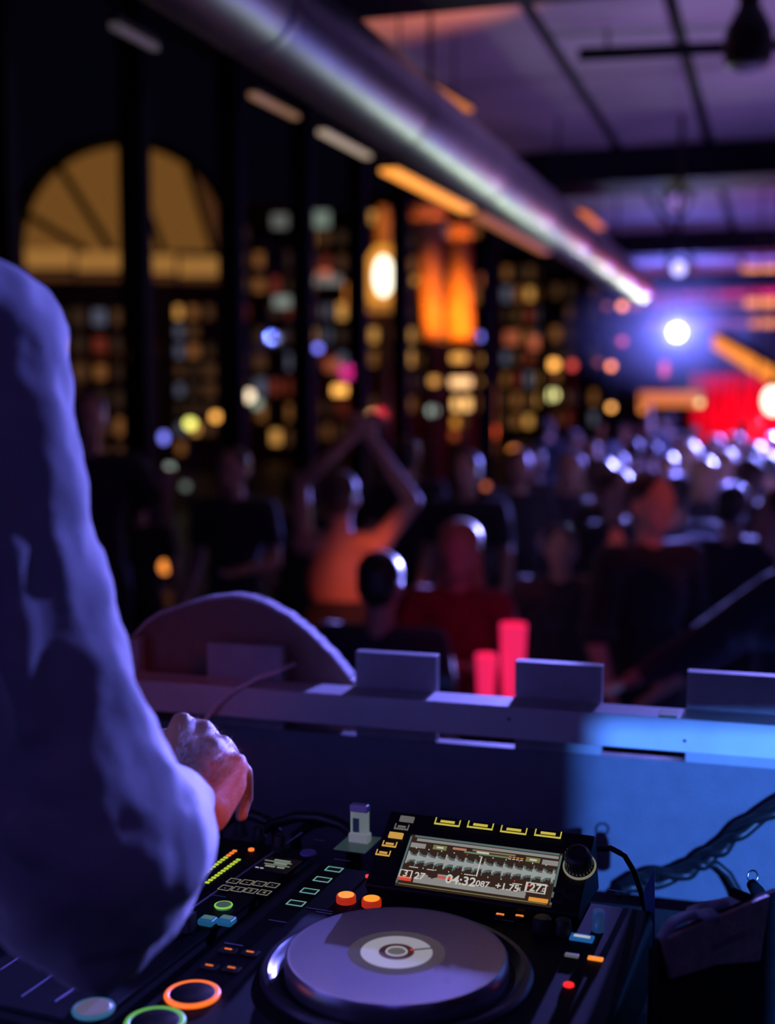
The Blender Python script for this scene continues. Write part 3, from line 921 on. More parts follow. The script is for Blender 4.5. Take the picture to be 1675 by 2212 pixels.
for k in range(-5, 9):
    a = u_first + pitch_m * k
    MB().box((a, V_W, z_notch), (a + wm, V_W + TH, zt)).build('block', M_board, booth, bevel=0.0008)
rail = empty('handrail', (0, 0, 0), BZ)
tag(rail, 'brushed steel flat rail along the DJ booth front', 'rail')
MB().box((-1.9, rail_v0, z_rb), (1.9, rail_v1, z_rt)).build('bar', M_steel, rail, bevel=0.0015)
for k in range(-5, 9):
    a = u_first + pitch_m * k + wm / 2
    MB().box((a - 0.012, rail_v1, z_rb + 0.012), (a + 0.012, V_W, z_rt - 0.012)).build('spacer', M_steel, rail)
for u, z in [(rf.hit(1100, 1578).x, rf.hit(1085, 1552).y), (rf.hit(1480, 1590).x, rf.hit(1480, 1600).y)]:
    M4 = Matrix.Translation((u, rail_v0, z)) @ Matrix.Rotation(math.pi / 2, 4, 'X')
    MB().lathe([(0.0022, -0.001), (0.0022, 0.0012), (0.001, 0.0016)], 12, M4).build('screw', M_black, rail)
# strip of bare board lying on the rail in the gaps is the rail itself; small yellow sticker
sx, sz = wall_hit(1446, 1538, -0.03)
MB().box((sx - 0.012, rail_v0 + 0.012, z_rt), (sx + 0.012, rail_v0 + 0.045, z_rt + 0.0008)).build('sticker', mat('yellow_sticker', (0.5, 0.55, 0.15), 0.6), rail)

# curved board behind
arc_px = [(290, 1372), (318, 1343), (345, 1325), (400, 1306), (450, 1293), (500, 1288), (530, 1291), (570, 1302), (620, 1329), (670, 1368), (720, 1419), (764, 1473)]
OFF = 0.07
pts = [wall_hit(x, y, OFF) for x, y in arc_px]
poly = [(u, V_W + OFF, z) for u, z in pts]
zb = z_notch
poly_face = poly + [(poly[-1][0] + 0.02, V_W + OFF, zb - 0.25), (poly[0][0] - 0.06, V_W + OFF, zb - 0.25), (poly[0][0] - 0.06, V_W + OFF, poly[0][2] - 0.06)]
cb = empty('curved_board', (0, 0, 0), BZ)
MB().prism(poly_face, (0, 0.022, 0)).build('panel', mat('tan_laminate', (0.26, 0.13, 0.10), 0.6, var=0.12, vscale=40, bump=0.2, bscale=300), cb)
rng = random.Random(5)
edge_pts = []
for i in range(len(poly) - 1):
    for t in range(6):
        q = lerp(Vector(poly[i]), Vector(poly[i + 1]), t / 6)
        edge_pts.append(q)
mb = MB()
for i in range(len(edge_pts) - 1):
    a, b_ = edge_pts[i], edge_pts[i + 1]
    h = 0.0028 + (rng.uniform(-0.001, 0.0012) if i > 28 else 0)
    mb.prism([a + Vector((0, -0.003, -0.002)), b_ + Vector((0, -0.003, -0.002)), b_ + Vector((0, -0.003, h)), a + Vector((0, -0.003, h))], (0, 0.028, 0))
mb.build('edge_strip', M_edge, cb)
tag(cb, 'round-topped tan board with pale edge behind the booth front', 'board')
# pale thin cable over the rail
cpts = [wall_hit(x, y, -0.075) for x, y in [(440, 1566), (450, 1550), (468, 1524), (490, 1502), (512, 1489), (545, 1477), (575, 1469), (604, 1459)]]
vv = [V_W - 0.10, V_W - 0.085, V_W - 0.075, V_W - 0.07, V_W - 0.066, V_W - 0.055, V_W - 0.04, V_W - 0.012]
cbl = MB().tube([(u, v, z + (0.004 if i > 4 else 0)) for i, ((u, z), v) in enumerate(zip(cpts, vv))], 0.0035, 8).build('cable', mat('pale_cable', (0.75, 0.72, 0.8), 0.5), None, smooth=True)
cbl.rotation_euler = (0, 0, BZ)
tag(cbl, 'thin pale cable bent over the steel rail beside the hand', 'cable')

# table
Z_T = CAM.z - 0.63
M_table = mat('table_black', (0.010, 0.010, 0.014), 0.5, var=0.3, vscale=10)
table = empty('dj_table', (0, 0, 0), BZ)
MB().box((-1.3, 0.86, Z_T - 0.04), (0.8, 1.52, Z_T)).build('top', M_table, table, bevel=0.004)
for x in (-1.2, 0.72):
    for y in (0.93, 1.44):
        MB().box((x - 0.03, y - 0.03, Z_DJ), (x + 0.03, y + 0.03, Z_T - 0.04)).build('leg', M_table, table)
tag(table, 'black table carrying the DJ decks and mixer', 'table')

# ------------------------------------------------------------------ media player
M_pbody = mat('player_black_plastic', (0.009, 0.009, 0.012), 0.5, spec=0.2, var=0.25, vscale=30)
M_pdeck = mat('player_deck_black', (0.010, 0.010, 0.014), 0.6, spec=0.08, var=0.25, vscale=40)
M_knob = mat('knob_rubber', (0.015, 0.015, 0.018), 0.5)
M_chrome = mat('chrome_ring', (0.6, 0.6, 0.64), 0.22, metal=1.0)
M_grey = mat('grey_print', (0.35, 0.33, 0.42), 0.6)
PZ = Z_T
JOG = on_z(857, 2057, CAM.z - 0.517)
JOG.z = PZ
PY_ = 20.3
DECK_H = 0.095
PF = Frame((JOG.x, JOG.y, PZ + DECK_H), yawM(PY_))
player = empty('media_player', JOG, -math.radians(PY_))
tag(player, 'black DJ media player with lit colour screen and jog wheel', 'media player')
MB().box((-0.188, -0.215, 0.012), (0.205, 0.222, DECK_H - 0.004)).build('body', M_pbody, player, bevel=0.008, seg=3)
MB().box((-0.186, -0.21, DECK_H - 0.006), (0.203, 0.22, DECK_H)).build('top_plate', M_pdeck, player, bevel=0.003)
for x in (-0.16, 0.175):
    for y in (-0.18, 0.19):
        MB().lathe([(0.014, 0.0), (0.016, 0.003), (0.014, 0.013)], 16, Matrix.Translation((x, y, 0))).build('foot', M_knob, player)


def pd(px, py, h=0.0):               # deck-plane hit, in the player's own coordinates
    q = PF.hit(px, py, h)
    return q.x, q.y


T = Matrix.Translation
# jog wheel
M_plat = mat('platter_gloss', (0.065, 0.065, 0.10), 0.6, spec=0.1, var=0.2, vscale=50)
jog = empty('jog_wheel', (0, 0, DECK_H))
jog.parent = player
smooth_angle(MB().lathe([(0.127, -0.002), (0.127, 0.003), (0.124, 0.006), (0.119, 0.006), (0.115, 0.002), (0.108, -0.001)], 72).build('surround', mat('jog_surround', (0.03, 0.028, 0.045), 0.3), jog))
smooth_angle(MB().lathe([(0.104, -0.002), (0.1045, 0.006), (0.1035, 0.0155), (0.1015, 0.0185), (0.0985, 0.0180)], 96).build('rim', mat('jog_rim', (0.55, 0.53, 0.6), 0.3, metal=0.85), jog))
smooth_angle(MB().lathe([(0.1, 0.0), (0.1, 0.0172), (0.0985, 0.0178), (0.046, 0.0176), (0.046, 0.0170), (0.001, 0.0168)], 96).build('platter', M_plat, jog))
k = 0.0172
smooth_angle(MB().lathe([(0.0455, k - 0.001), (0.0455, k + 0.0008), (0.034, k + 0.0010), (0.001, k + 0.0008)], 72).build('center_display', mat('jog_display_grey', (0.10, 0.085, 0.085), 0.25, emit=(0.42, 0.34, 0.34), strength=0.10), jog))
MB().lathe([(0.0335, k), (0.0335, k + 0.0014), (0.0165, k + 0.0014), (0.0165, k)], 72, close=False).build('display_ring', mat('jog_display_white', (0.3, 0.3, 0.3), 0.4, emit=(0.72, 0.68, 0.66), strength=0.36), jog)
MB().lathe([(0.0165, k), (0.0165, k + 0.0016), (0.0105, k + 0.0016), (0.0105, k)], 60, close=False).build('display_dark_ring', mat('jog_display_maroon', (0.03, 0.01, 0.012), 0.4, emit=(0.10, 0.035, 0.03), strength=0.35), jog)
MB().torus(0.0095, 0.0009, (0, 0, k + 0.0016), 48, 6).build('display_circle', mat('jog_display_line', (0.3,) * 3, 0.4, emit=(0.8, 0.76, 0.74), strength=0.4), jog)
MB().lathe([(0.0085, k), (0.0085, k + 0.0017), (0.004, k + 0.0019), (0.0005, k + 0.0019)], 32).build('display_hub', mat('jog_display_hub', (0.05,) * 3, 0.4, emit=(0.45, 0.43, 0.42), strength=0.2), jog)
mk = Matrix.Rotation(math.radians(32), 4, 'Z')
MB().box((0.0145, -0.0008, k + 0.0015), (0.034, 0.0008, k + 0.0019), mk).build('position_marker', M_black, jog)
MB().box((0.013, -0.0014, k + 0.0017), (0.0165, 0.0014, k + 0.0021), mk).build('position_dot', glow('marker_red', (1.0, 0.06, 0.05), 0.5), jog)
# dust on the platter
rng = random.Random(11)
mb = MB()
for i in range(260):
    a, r = rng.uniform(0, 6.283), math.sqrt(rng.uniform(0.25, 1)) * 0.096
    s = rng.choice([0.0002, 0.0003, 0.0003, 0.0005]) * rng.uniform(0.8, 1.5)
    mb.ell((r * math.cos(a), r * math.sin(a), 0.0179), (s, s, s * 0.8), 5, 3)
ds = mb.build('dust', mat('dust', (0.95, 0.95, 1.0), 0.8), jog)
ds['kind'] = 'stuff'

# tilted display hood
hb0, hb1 = PF.hit(770, 1905, 0.012), PF.hit(1195, 1976, 0.012)
hy0 = (hb0.y + hb1.y) / 2
hx0, hx1 = -0.083, 0.168
tl, trr = PF.hit(860, 1757, 0.068), PF.hit(1315, 1803, 0.068)
hy1 = (tl.y + trr.y) / 2
print('HOOD', hb0, hb1, tl, trr)
hx0, hx1 = (hb0.x + tl.x) / 2, (hb1.x + trr.x) / 2 + 0.006
z0h, z1h = DECK_H + 0.012, DECK_H + 0.068
tilt = math.atan2(z1h - z0h, hy1 - hy0)
slope = math.hypot(hy1 - hy0, z1h - z0h)
hood = MB().prism([(0, 0, -0.014), (0, 0, 0), (0, slope, 0), (0, slope, -0.012), (0, slope * 0.85, -0.075 + 0.0), (0, slope * 0.5, -0.045)], (hx1 - hx0, 0, 0)).build('display_hood', M_pbody, player, bevel=0.002)
hood.location = (hx0, hy0, z0h)
hood.rotation_euler = (tilt, 0, 0)
HF = Frame(PF.w(hx0, hy0, z0h - DECK_H), yawM(PY_) @ Matrix.Rotation(tilt, 3, 'X'))


def hq(px, py):
    q = HF.hit(px, py)
    return q.x, q.y


SCR = [hq(900, 1806), hq(1228, 1846), hq(1180, 1958), hq(842, 1912)]
sx0 = (SCR[0][0] + SCR[3][0]) / 2
sx1 = (SCR[1][0] + SCR[2][0]) / 2
sy0 = (SCR[2][1] + SCR[3][1]) / 2
sy1 = (SCR[0][1] + SCR[1][1]) / 2
print('SCR', sx0, sx1, sy0, sy1, 'hood', hx1 - hx0, slope)
screen = MB().box((sx0, sy0, 0.0), (sx1, sy1, 0.0012)).build('screen', mat('screen_black', (0.01, 0.008, 0.008), 0.15, emit=(0.20, 0.10, 0.07), strength=0.16), hood)
W_, H_ = sx1 - sx0, sy1 - sy0
ZS = 0.0016


def sc_rect(name, x, y, w, h, m, z=ZS):      # x,y,w,h as fractions; origin lower left
    return MB().box((sx0 + x * W_, sy0 + y * H_, 0.0011), (sx0 + (x + w) * W_, sy0 + (y + h) * H_, z)).build(name, m, screen)


E_teal = glow('screen_teal', (0.30, 0.48, 0.46), 0.28, True)
E_tealb = glow('screen_teal_bright', (0.33, 0.52, 0.50), 0.55, True)
E_white = glow('screen_white', (0.85, 0.80, 0.74), 0.62, True)
E_grey = glow('screen_grey', (0.6, 0.58, 0.55), 0.40, True)
E_red = glow('screen_red', (1.0, 0.10, 0.05), 0.62, True)
E_or = glow('screen_orange', (1.0, 0.38, 0.05), 0.72, True)
E_salm = glow('screen_salmon', (0.9, 0.40, 0.25), 0.45, True)
E_olive = glow('screen_olive', (0.5, 0.55, 0.18), 0.32, True)
E_green = glow('screen_green', (0.35, 0.55, 0.30), 0.34, True)
M_sblack = mat('screen_ink', (0.005, 0.004, 0.004), 0.3)
sc_rect('title_bar', 0.03, 0.955, 0.95, 0.035, E_teal)
sc_rect('title_strip', 0.05, 0.885, 0.93, 0.05, E_grey)
sc_rect('side_frame', 0.0, 0.04, 0.012, 0.92, E_teal)
sc_rect('side_frame', 0.988, 0.04, 0.012, 0.92, E_teal)
sc_rect('cue_tab', 0.02, 0.75, 0.10, 0.09, E_grey)
sc_rect('cue_tab', 0.885, 0.75, 0.10, 0.09, E_grey)
for x in (0.17, 0.78):
    sc_rect('arrow_key', x, 0.765, 0.09, 0.085, E_olive)
    sc_rect('arrow_mark', x + 0.025, 0.79, 0.045, 0.03, E_white, 0.0019)
sc_rect('phrase_bar', 0.30, 0.81, 0.09, 0.04, E_salm)
sc_rect('phrase_bar', 0.43, 0.83, 0.28, 0.03, glow('screen_tan', (0.7, 0.5, 0.25), 0.3, True))
sc_rect('phrase_bar', 0.38, 0.775, 0.29, 0.03, E_green)
sc_rect('phrase_bar', 0.46, 0.80, 0.08, 0.03, E_white, 0.0019)
for i in range(4):
    sc_rect('beat_bar', 0.67 + i * 0.025, 0.80, 0.018, 0.012, E_or)
    sc_rect('beat_bar', 0.67 + i * 0.025, 0.765, 0.018, 0.012, E_white)
# waveform
rng = random.Random(3)
mb, mb2 = MB(), MB()
n = 92
for i in range(n):
    x = 0.02 + 0.965 * i / n
    ph = (i % 6) / 6
    amp = 0.155 * (0.45 + 0.55 * math.exp(-3.2 * ph)) * rng.uniform(0.75, 1.08)
    mb.box((sx0 + x * W_, sy0 + (0.55 - amp) * H_, 0.0011), (sx0 + (x + 0.0078) * W_, sy0 + (0.55 + amp) * H_, ZS))
    a2 = 0.032 + 0.09 * math.exp(-5 * ph) * rng.uniform(0.5, 1.2)
    mb2.box((sx0 + x * W_, sy0 + (0.55 - a2) * H_, 0.0012), (sx0 + (x + 0.0105) * W_, sy0 + (0.55 + a2) * H_, ZS + 0.0002))
mb.build('waveform', E_teal, screen)
mb2.build('waveform_core', glow('screen_wave', (0.70, 0.72, 0.70), 0.42, True), screen)
sc_rect('playhead', 0.497, 0.36, 0.007, 0.38, E_white, 0.0021)
for i in range(11):
    sc_rect('beat_tick', 0.06 + i * 0.085, 0.735, 0.006, 0.018, E_red if i in (4, 8) else E_white)
    sc_rect('beat_tick', 0.06 + i * 0.085, 0.365, 0.006, 0.018, E_red if i in (0, 4, 8) else E_white)
sc_rect('overview_bar', 0.11, 0.09, 0.72, 0.05, E_grey)
mb = MB()
for i in range(60):
    x = 0.11 + 0.72 * i / 60
    hgt = (0.045 + 0.05 * abs(math.sin(i * 0.35)) * rng.uniform(0.4, 1.0)) * (1.4 if i < 22 else 0.9)
    mb.box((sx0 + x * W_, sy0 + 0.135 * H_, 0.0011), (sx0 + (x + 0.0125) * W_, sy0 + (0.135 + hgt) * H_, ZS))
mb.build('overview_waveform', E_grey, screen)
sc_rect('red_key', 0.01, 0.10, 0.085, 0.075, E_red)
sc_rect('orange_key', 0.855, 0.055, 0.12, 0.07, E_or)
sc_rect('bottom_line', 0.02, 0.03, 0.95, 0.012, E_olive)
sc_rect('mode_key', 0.255, 0.27, 0.10, 0.035, E_grey)
sc_rect('mode_key', 0.255, 0.225, 0.10, 0.04, E_red)


def sc_text(body, cx, cy, size, m=E_white, bold=True, z=0.0018):
    me = text_mesh(body, size * H_, bold)
    o = link('lettering', me, m, screen)
    o.location = (sx0 + cx * W_, sy0 + cy * H_, z)
    return o


def sc_frame(x, y, w, h, m=E_white, t=0.008):
    mb = MB()
    for (a, b_, c_, d_) in [(x, y, w, t * 1.6), (x, y + h - t * 1.6, w, t * 1.6), (x, y, t, h), (x + w - t, y, t, h)]:
        mb.box((sx0 + a * W_, sy0 + b_ * H_, 0.0011), (sx0 + (a + c_) * W_, sy0 + (b_ + d_) * H_, ZS))
    return mb.build('number_frame', m, screen)


def sfr(px, py):
    x, y = hq(px, py)
    return (x - sx0) / W_, (y - sy0) / H_


for body, px, py, size in [('3', 877, 1889, 0.17), ('27', 907, 1895, 0.18), ('04:32', 996, 1905, 0.23), ('.087', 1041, 1912, 0.15), ('+1.75', 1096, 1919, 0.17), ('%', 1122, 1923, 0.09), ('127', 1151, 1920, 0.19), ('.0', 1174, 1925, 0.10)]:
    fx, fy = sfr(px, py)
    sc_text(body, fx, fy, size)
for px, py, w_, h_ in [(877, 1889, 0.085, 0.15), (1158, 1920, 0.13, 0.18)]:
    fx, fy = sfr(px, py)
    sc_frame(fx - w_ / 2, fy - h_ / 2, w_, h_)
sc_rect('caption', 0.055, 0.365, 0.06, 0.012, E_white)
sc_rect('caption', 0.175, 0.36, 0.05, 0.012, E_white)
sc_rect('caption', 0.42, 0.365, 0.06, 0.012, E_white)
sc_rect('caption', 0.735, 0.32, 0.06, 0.012, E_white)
sc_rect('caption', 0.815, 0.315, 0.04, 0.02, E_red)
sc_rect('caption', 0.895, 0.36, 0.06, 0.012, E_white)

# keys on the hood
E_yel = glow('key_yellow', (0.85, 0.72, 0.10), 0.62, True)
E_yor = glow('key_amber', (1.0, 0.55, 0.10), 0.55, True)
E_kgrey = glow('key_grey', (0.55, 0.50, 0.48), 0.22, True)


def hood_key(x, y, w, h, m, name='key', inner=True, fill=False):
    o = MB().box((x - w / 2, y - h / 2, 0.0), (x + w / 2, y + h / 2, 0.0022)).build(name, M_knob if not fill else m, hood, bevel=0.0006)
    if inner:
        mb = MB()
        t = 0.0013
        mb.box((x - w / 2, y - h / 2, 0.0021), (x + w / 2, y - h / 2 + t * 1.5, 0.0026))
        mb.box((x - w / 2, y - h / 2, 0.0021), (x - w / 2 + t, y + h / 2, 0.0026))
        mb.box((x + w / 2 - t, y - h / 2, 0.0021), (x + w / 2, y + h / 2, 0.0026))
        mb.box((x - w * 0.28, y - h * 0.12, 0.0021), (x + w * 0.28, y + h * 0.22, 0.0026))
        mb.build('key_outline', m, o)
    return o


for (px, py) in [(968, 1779), (1039, 1786), (1111, 1796), (1185, 1804)]:
    x, y = hq(px, py)
    hood_key(x, y, 0.029, 0.009, E_yel)
for (px, py, m_, f_) in [(880, 1771, E_kgrey, True), (869, 1789, E_kgrey, False), (856, 1806, E_yor, True), (843, 1826, E_yor, False), (829, 1845, E_yor, False)]:
    x, y = hq(px, py)
    hood_key(x, y, 0.0165, 0.0075, m_, inner=not f_, fill=f_)
x, y = hq(1253, 1873)
kn = smooth_angle(MB().lathe([(0.0155, 0.0), (0.0155, 0.004), (0.0135, 0.005), (0.0125, 0.022), (0.010, 0.024), (0.001, 0.024)], 32, T((x, y, 0))).build('browse_knob', M_knob, hood))
MB().torus(0.0158, 0.0016, (x, y, 0.0025), 40, 8).build('lit_ring', mat('knob_ring_lit', (0.3, 0.3, 0.2), 0.3, emit=(0.7, 0.65, 0.4), strength=0.25), kn)
mb = MB()
for i in range(24):
    a = 2 * math.pi * i / 24
    mb.box((0.0128, -0.0005, 0.004), (0.0146, 0.0005, 0.020), T((x, y, 0)) @ Matrix.Rotation(a, 4, 'Z'))
mb.build('knurling', M_chrome, kn)
for (px, py) in [(1210, 1925), (1232, 1938), (1205, 1948)]:
    x, y = hq(px, py)
    hood_key(x, y, 0.014, 0.006, M_grey, inner=False)

# deck controls
def deck_box(name, px, py, w, d, h, m, bevel=0.0008, rz=0.0):
    x, y = pd(px, py, h)
    o = MB().box((-w / 2, -d / 2, 0), (w / 2, d / 2, h)).build(name, m, player, bevel=bevel)
    o.location = (x, y, DECK_H)
    o.rotation_euler = (0, 0, rz)
    return o


E_hot = glow('hot_cue_line', (0.35, 0.85, 0.72), 0.42, True)
for (px, py) in [(640, 1951), (669, 1925), (697, 1900), (722, 1878)]:
    o = deck_box('hot_cue_pad', px, py, 0.0185, 0.0125, 0.003, M_knob)
    mb = MB()
    t = 0.0011
    mb.box((-0.0093, -0.0063, 0.0029), (0.0093, -0.0063 + t, 0.0034)).box((-0.0093, 0.0063 - t, 0.0029), (0.0093, 0.0063, 0.0034))
    mb.box((-0.0093, -0.0063, 0.0029), (-0.0093 + t, 0.0063, 0.0034)).box((0.0093 - t, -0.0063, 0.0029), (0.0093, 0.0063, 0.0034))
    mb.build('lit_outline', E_hot, o)
E_loop = glow('loop_orange', (1.0, 0.32, 0.03), 1.1, True)
for (px, py) in [(748, 1932), (803, 1940)]:
    x, y = pd(px, py, 0.008)
    o = MB().lathe([(0.0105, 0), (0.0105, 0.006), (0.0100, 0.0075)], 32, T((x, y, DECK_H))).build('loop_button', mat('loop_body', (0.5, 0.04, 0.02), 0.4, emit=(1.0, 0.05, 0.01), strength=0.35), player)
    MB().lathe([(0.0085, 0.0074), (0.0085, 0.0082), (0.001, 0.0084)], 32, T((x, y, DECK_H))).build('lit_cap', E_loop, o)
# cue and play buttons
for (px, py, rr, colr, st, nm) in [(416, 2145, 0.0245, (1.0, 0.16, 0.015), 1.25, 'cue_button'), (335, 2206, 0.0255, (0.22, 0.75, 0.10), 0.55, 'play_button')]:
    x, y = pd(px, py, 0.004)
    o = smooth_angle(MB().lathe([(rr * 0.86, 0), (rr * 0.86, 0.004), (rr * 0.76, 0.0052), (0.001, 0.0048)], 48, T((x, y, DECK_H))).build(nm, mat('button_metal', (0.35, 0.35, 0.45), 0.25, metal=1.0), player))
    MB().torus(rr * 0.92, rr * 0.105, (x, y, DECK_H + 0.003), 56, 8, flat=0.8).build('lit_ring', glow('ring_' + nm, colr, st, True), o, smooth=True)
E_ts = glow('search_orange', (1.0, 0.20, 0.02), 1.0, True)
for (px, py) in [(494, 2050), (541, 2056), (453, 2085), (501, 2090)]:
    o = deck_box('search_button', px, py, 0.017, 0.010, 0.003, M_knob, 0.001)
    mb = MB()
    for s in (-1, 0, 1):
        mb.prism([(s * 0.0026 - 0.0012, -0.0014, 0.0028), (s * 0.0026 + 0.0014, 0, 0.0028), (s * 0.0026 - 0.0012, 0.0014, 0.0028)], (0, 0, 0.0006))
    mb.build('lit_arrows', E_ts, o)
# right-hand side controls
x, y = pd(794, 1895)
MB().lathe([(0.0022, 0), (0.0022, 0.0025), (0.001, 0.003)], 16, T((x, y, DECK_H))).build('indicator', glow('led_red', (1.0, 0.03, 0.05), 1.6, True), player)
for (px, py) in [(1081, 1976), (1123, 1979)]:
    x, y = pd(px, py, 0.003)
    o = MB().lathe([(0.0055, 0), (0.0055, 0.003), (0.001, 0.0035)], 24, T((x, y, DECK_H))).build('small_button', M_knob, player)
    MB().box((x - 0.004, y - 0.0012, DECK_H + 0.0032), (x + 0.004, y + 0.0012, DECK_H + 0.0042)).build('lit_mark', glow('led_amber', (1.0, 0.25, 0.05), 0.9, True), o)
for (px, py, rr) in [(1173, 1991, 0.011), (1217, 1996, 0.009)]:
    x, y = pd(px, py, 0.01)
    smooth_angle(MB().lathe([(rr, 0), (rr, 0.004), (rr * 0.8, 0.014), (rr * 0.7, 0.015), (0.0005, 0.015)], 28, T((x, y, DECK_H))).build('knob', M_knob, player))
x, y = pd(1293, 1990, 0.01)
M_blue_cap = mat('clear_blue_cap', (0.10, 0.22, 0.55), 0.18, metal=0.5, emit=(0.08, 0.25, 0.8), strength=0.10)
smooth_angle(MB().lathe([(0.0062, 0), (0.0062, 0.019), (0.0052, 0.0215), (0.0005, 0.0215)], 16, T((x, y, DECK_H))).build('mode_knob', M_blue_cap, player))
o = deck_box('master_tempo_key', 1258, 2023, 0.023, 0.013, 0.003, mat('key_blue_glow', (0.02, 0.08, 0.2), 0.4, emit=(0.03, 0.25, 0.8), strength=0.35))
MB().box((-0.008, -0.0022, 0.0028), (0.008, 0.0022, 0.0036)).build('lit_mark', glow('key_white', (0.7, 0.75, 0.7), 0.55, True), o)
deck_box('tempo_key', 1236, 2061, 0.0135, 0.006, 0.0025, mat('key_plain', (0.3, 0.3, 0.3), 0.5, emit=(0.5, 0.5, 0.45), strength=0.16))
deck_box('tempo_key', 1287, 2068, 0.0145, 0.006, 0.0025, glow('key_orange', (1.0, 0.28, 0.03), 1.0, True))
x, y = pd(1229, 2129)
smooth_angle(MB().lathe([(0.0048, 0), (0.0048, 0.0015), (0.002, 0.003), (0.0004, 0.0033)], 20, T((x, y, DECK_H))).build('reset_led', glow('led_red_big', (1.0, 0.02, 0.02), 1.3, True), player))
MB().box((0.150, -0.185, DECK_H), (0.156, -0.065, DECK_H + 0.0006)).build('tempo_slot', M_black, player)
MB().box((0.142, -0.13, DECK_H), (0.164, -0.115, DECK_H + 0.010)).build('tempo_slider', M_knob, player, bevel=0.002)
# printed captions
for (px, py, w_) in [(690, 1965, 0.03), (700, 1972, 0.018), (600, 1990, 0.02), (505, 2040, 0.02), (1090, 1988, 0.02), (1335, 1925, 0.02), (1210, 1978, 0.015), (740, 1858, 0.02)]:
    x, y = pd(px, py)
    MB().box((x - w_ / 2, y - 0.0007, DECK_H), (x + w_ / 2, y + 0.0007, DECK_H + 0.0003)).build('printed_caption', M_grey, player)
# stick with white base plugged in at the rear left
q = on_z(778, 1818, PZ + DECK_H)
st = empty('usb_stick', q, -math.radians(PY_))
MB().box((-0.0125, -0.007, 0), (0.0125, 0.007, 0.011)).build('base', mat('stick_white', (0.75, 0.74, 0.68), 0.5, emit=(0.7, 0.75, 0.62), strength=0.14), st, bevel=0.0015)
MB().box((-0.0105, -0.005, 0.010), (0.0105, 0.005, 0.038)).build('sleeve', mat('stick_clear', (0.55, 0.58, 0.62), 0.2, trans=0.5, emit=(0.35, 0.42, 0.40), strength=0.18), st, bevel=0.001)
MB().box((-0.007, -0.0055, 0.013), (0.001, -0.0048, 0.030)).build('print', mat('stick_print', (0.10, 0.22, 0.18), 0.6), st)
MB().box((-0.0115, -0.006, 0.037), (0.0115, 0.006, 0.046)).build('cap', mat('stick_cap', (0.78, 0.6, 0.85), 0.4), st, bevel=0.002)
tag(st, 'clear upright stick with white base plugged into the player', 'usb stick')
qq = PF.loc(q)
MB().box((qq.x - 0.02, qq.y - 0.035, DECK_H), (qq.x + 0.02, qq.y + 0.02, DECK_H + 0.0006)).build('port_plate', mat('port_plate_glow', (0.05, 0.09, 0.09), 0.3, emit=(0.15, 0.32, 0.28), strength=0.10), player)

# ------------------------------------------------------------------ mixer
MY_ = 22.0
q = on_z(410, 1963, PZ + 0.095)
MF = Frame(q, yawM(MY_))
mixer = empty('dj_mixer', (q.x, q.y, PZ), -math.radians(MY_))
tag(mixer, 'black DJ mixer with level meters and lit effect buttons', 'mixer')
MB().box((-0.30, -0.245, 0.010), (0.050, 0.20, 0.091)).build('body', M_pbody, mixer, bevel=0.006)
MB().box((-0.298, -0.242, 0.089), (0.048, 0.198, 0.095)).build('top_plate', M_pdeck, mixer, bevel=0.002)
for x in (-0.27, 0.02):
    for y in (-0.21, 0.17):
        MB().lathe([(0.014, 0.0), (0.016, 0.003), (0.014, 0.011)], 16, T((x, y, 0))).build('foot', M_knob, mixer)
MH = 0.095


def md(px, py, h=0.0):
    q_ = MF.hit(px, py, h)
    return q_.x, q_.y


M_line = mat('panel_line_print', (0.55, 0.48, 0.75), 0.4)
la, lb = md(118, 2165), md(652, 1799)
MB().prism([(la[0], la[1], MH), (la[0] + 0.0016, la[1], MH), (lb[0] + 0.0016, lb[1], MH), (lb[0], lb[1], MH)], (0, 0, 0.0012)).build('trim_line', M_line, mixer)
for p0, p1 in [((46, 2153), (134, 2092)), ((0, 2095), (62, 2055))]:
    la, lb = md(*p0), md(*p1)
    MB().prism([(la[0], la[1], MH), (la[0] + 0.0010, la[1], MH), (lb[0] + 0.0010, lb[1], MH), (lb[0], lb[1], MH)], (0, 0, 0.0006)).build('fader_line', M_line, mixer)


def led_row(p0, p1, n, cols_):
    a, b_ = Vector(md(*p0)), Vector(md(*p1))
    for i in range(n):
        c_ = a.lerp(b_, i / (n - 1))
        MB().box((c_.x - 0.0024, c_.y - 0.0018, MH), (c_.x + 0.0024, c_.y + 0.0018, MH + 0.001)).build('level_led', cols_(i), mixer)


E_lg = glow('led_green_yellow', (0.62, 0.78, 0.05), 0.75, True)
E_lo = glow('led_orange', (1.0, 0.20, 0.03), 1.2, True)
E_lw = glow('led_white', (0.6, 0.7, 0.75), 0.5, True)
led_row((419, 1904), (507, 1839), 14, lambda i: E_lw if i == 0 else (E_lo if i > 10 else E_lg))
led_row((448, 1907), (515, 1858), 11, lambda i: E_lg)
x, y = md(543, 1837)
MB().lathe([(0.0035, 0), (0.0035, 0.002), (0.001, 0.003)], 16, T((x, y, MH))).build('clip_led', E_lo, mixer)
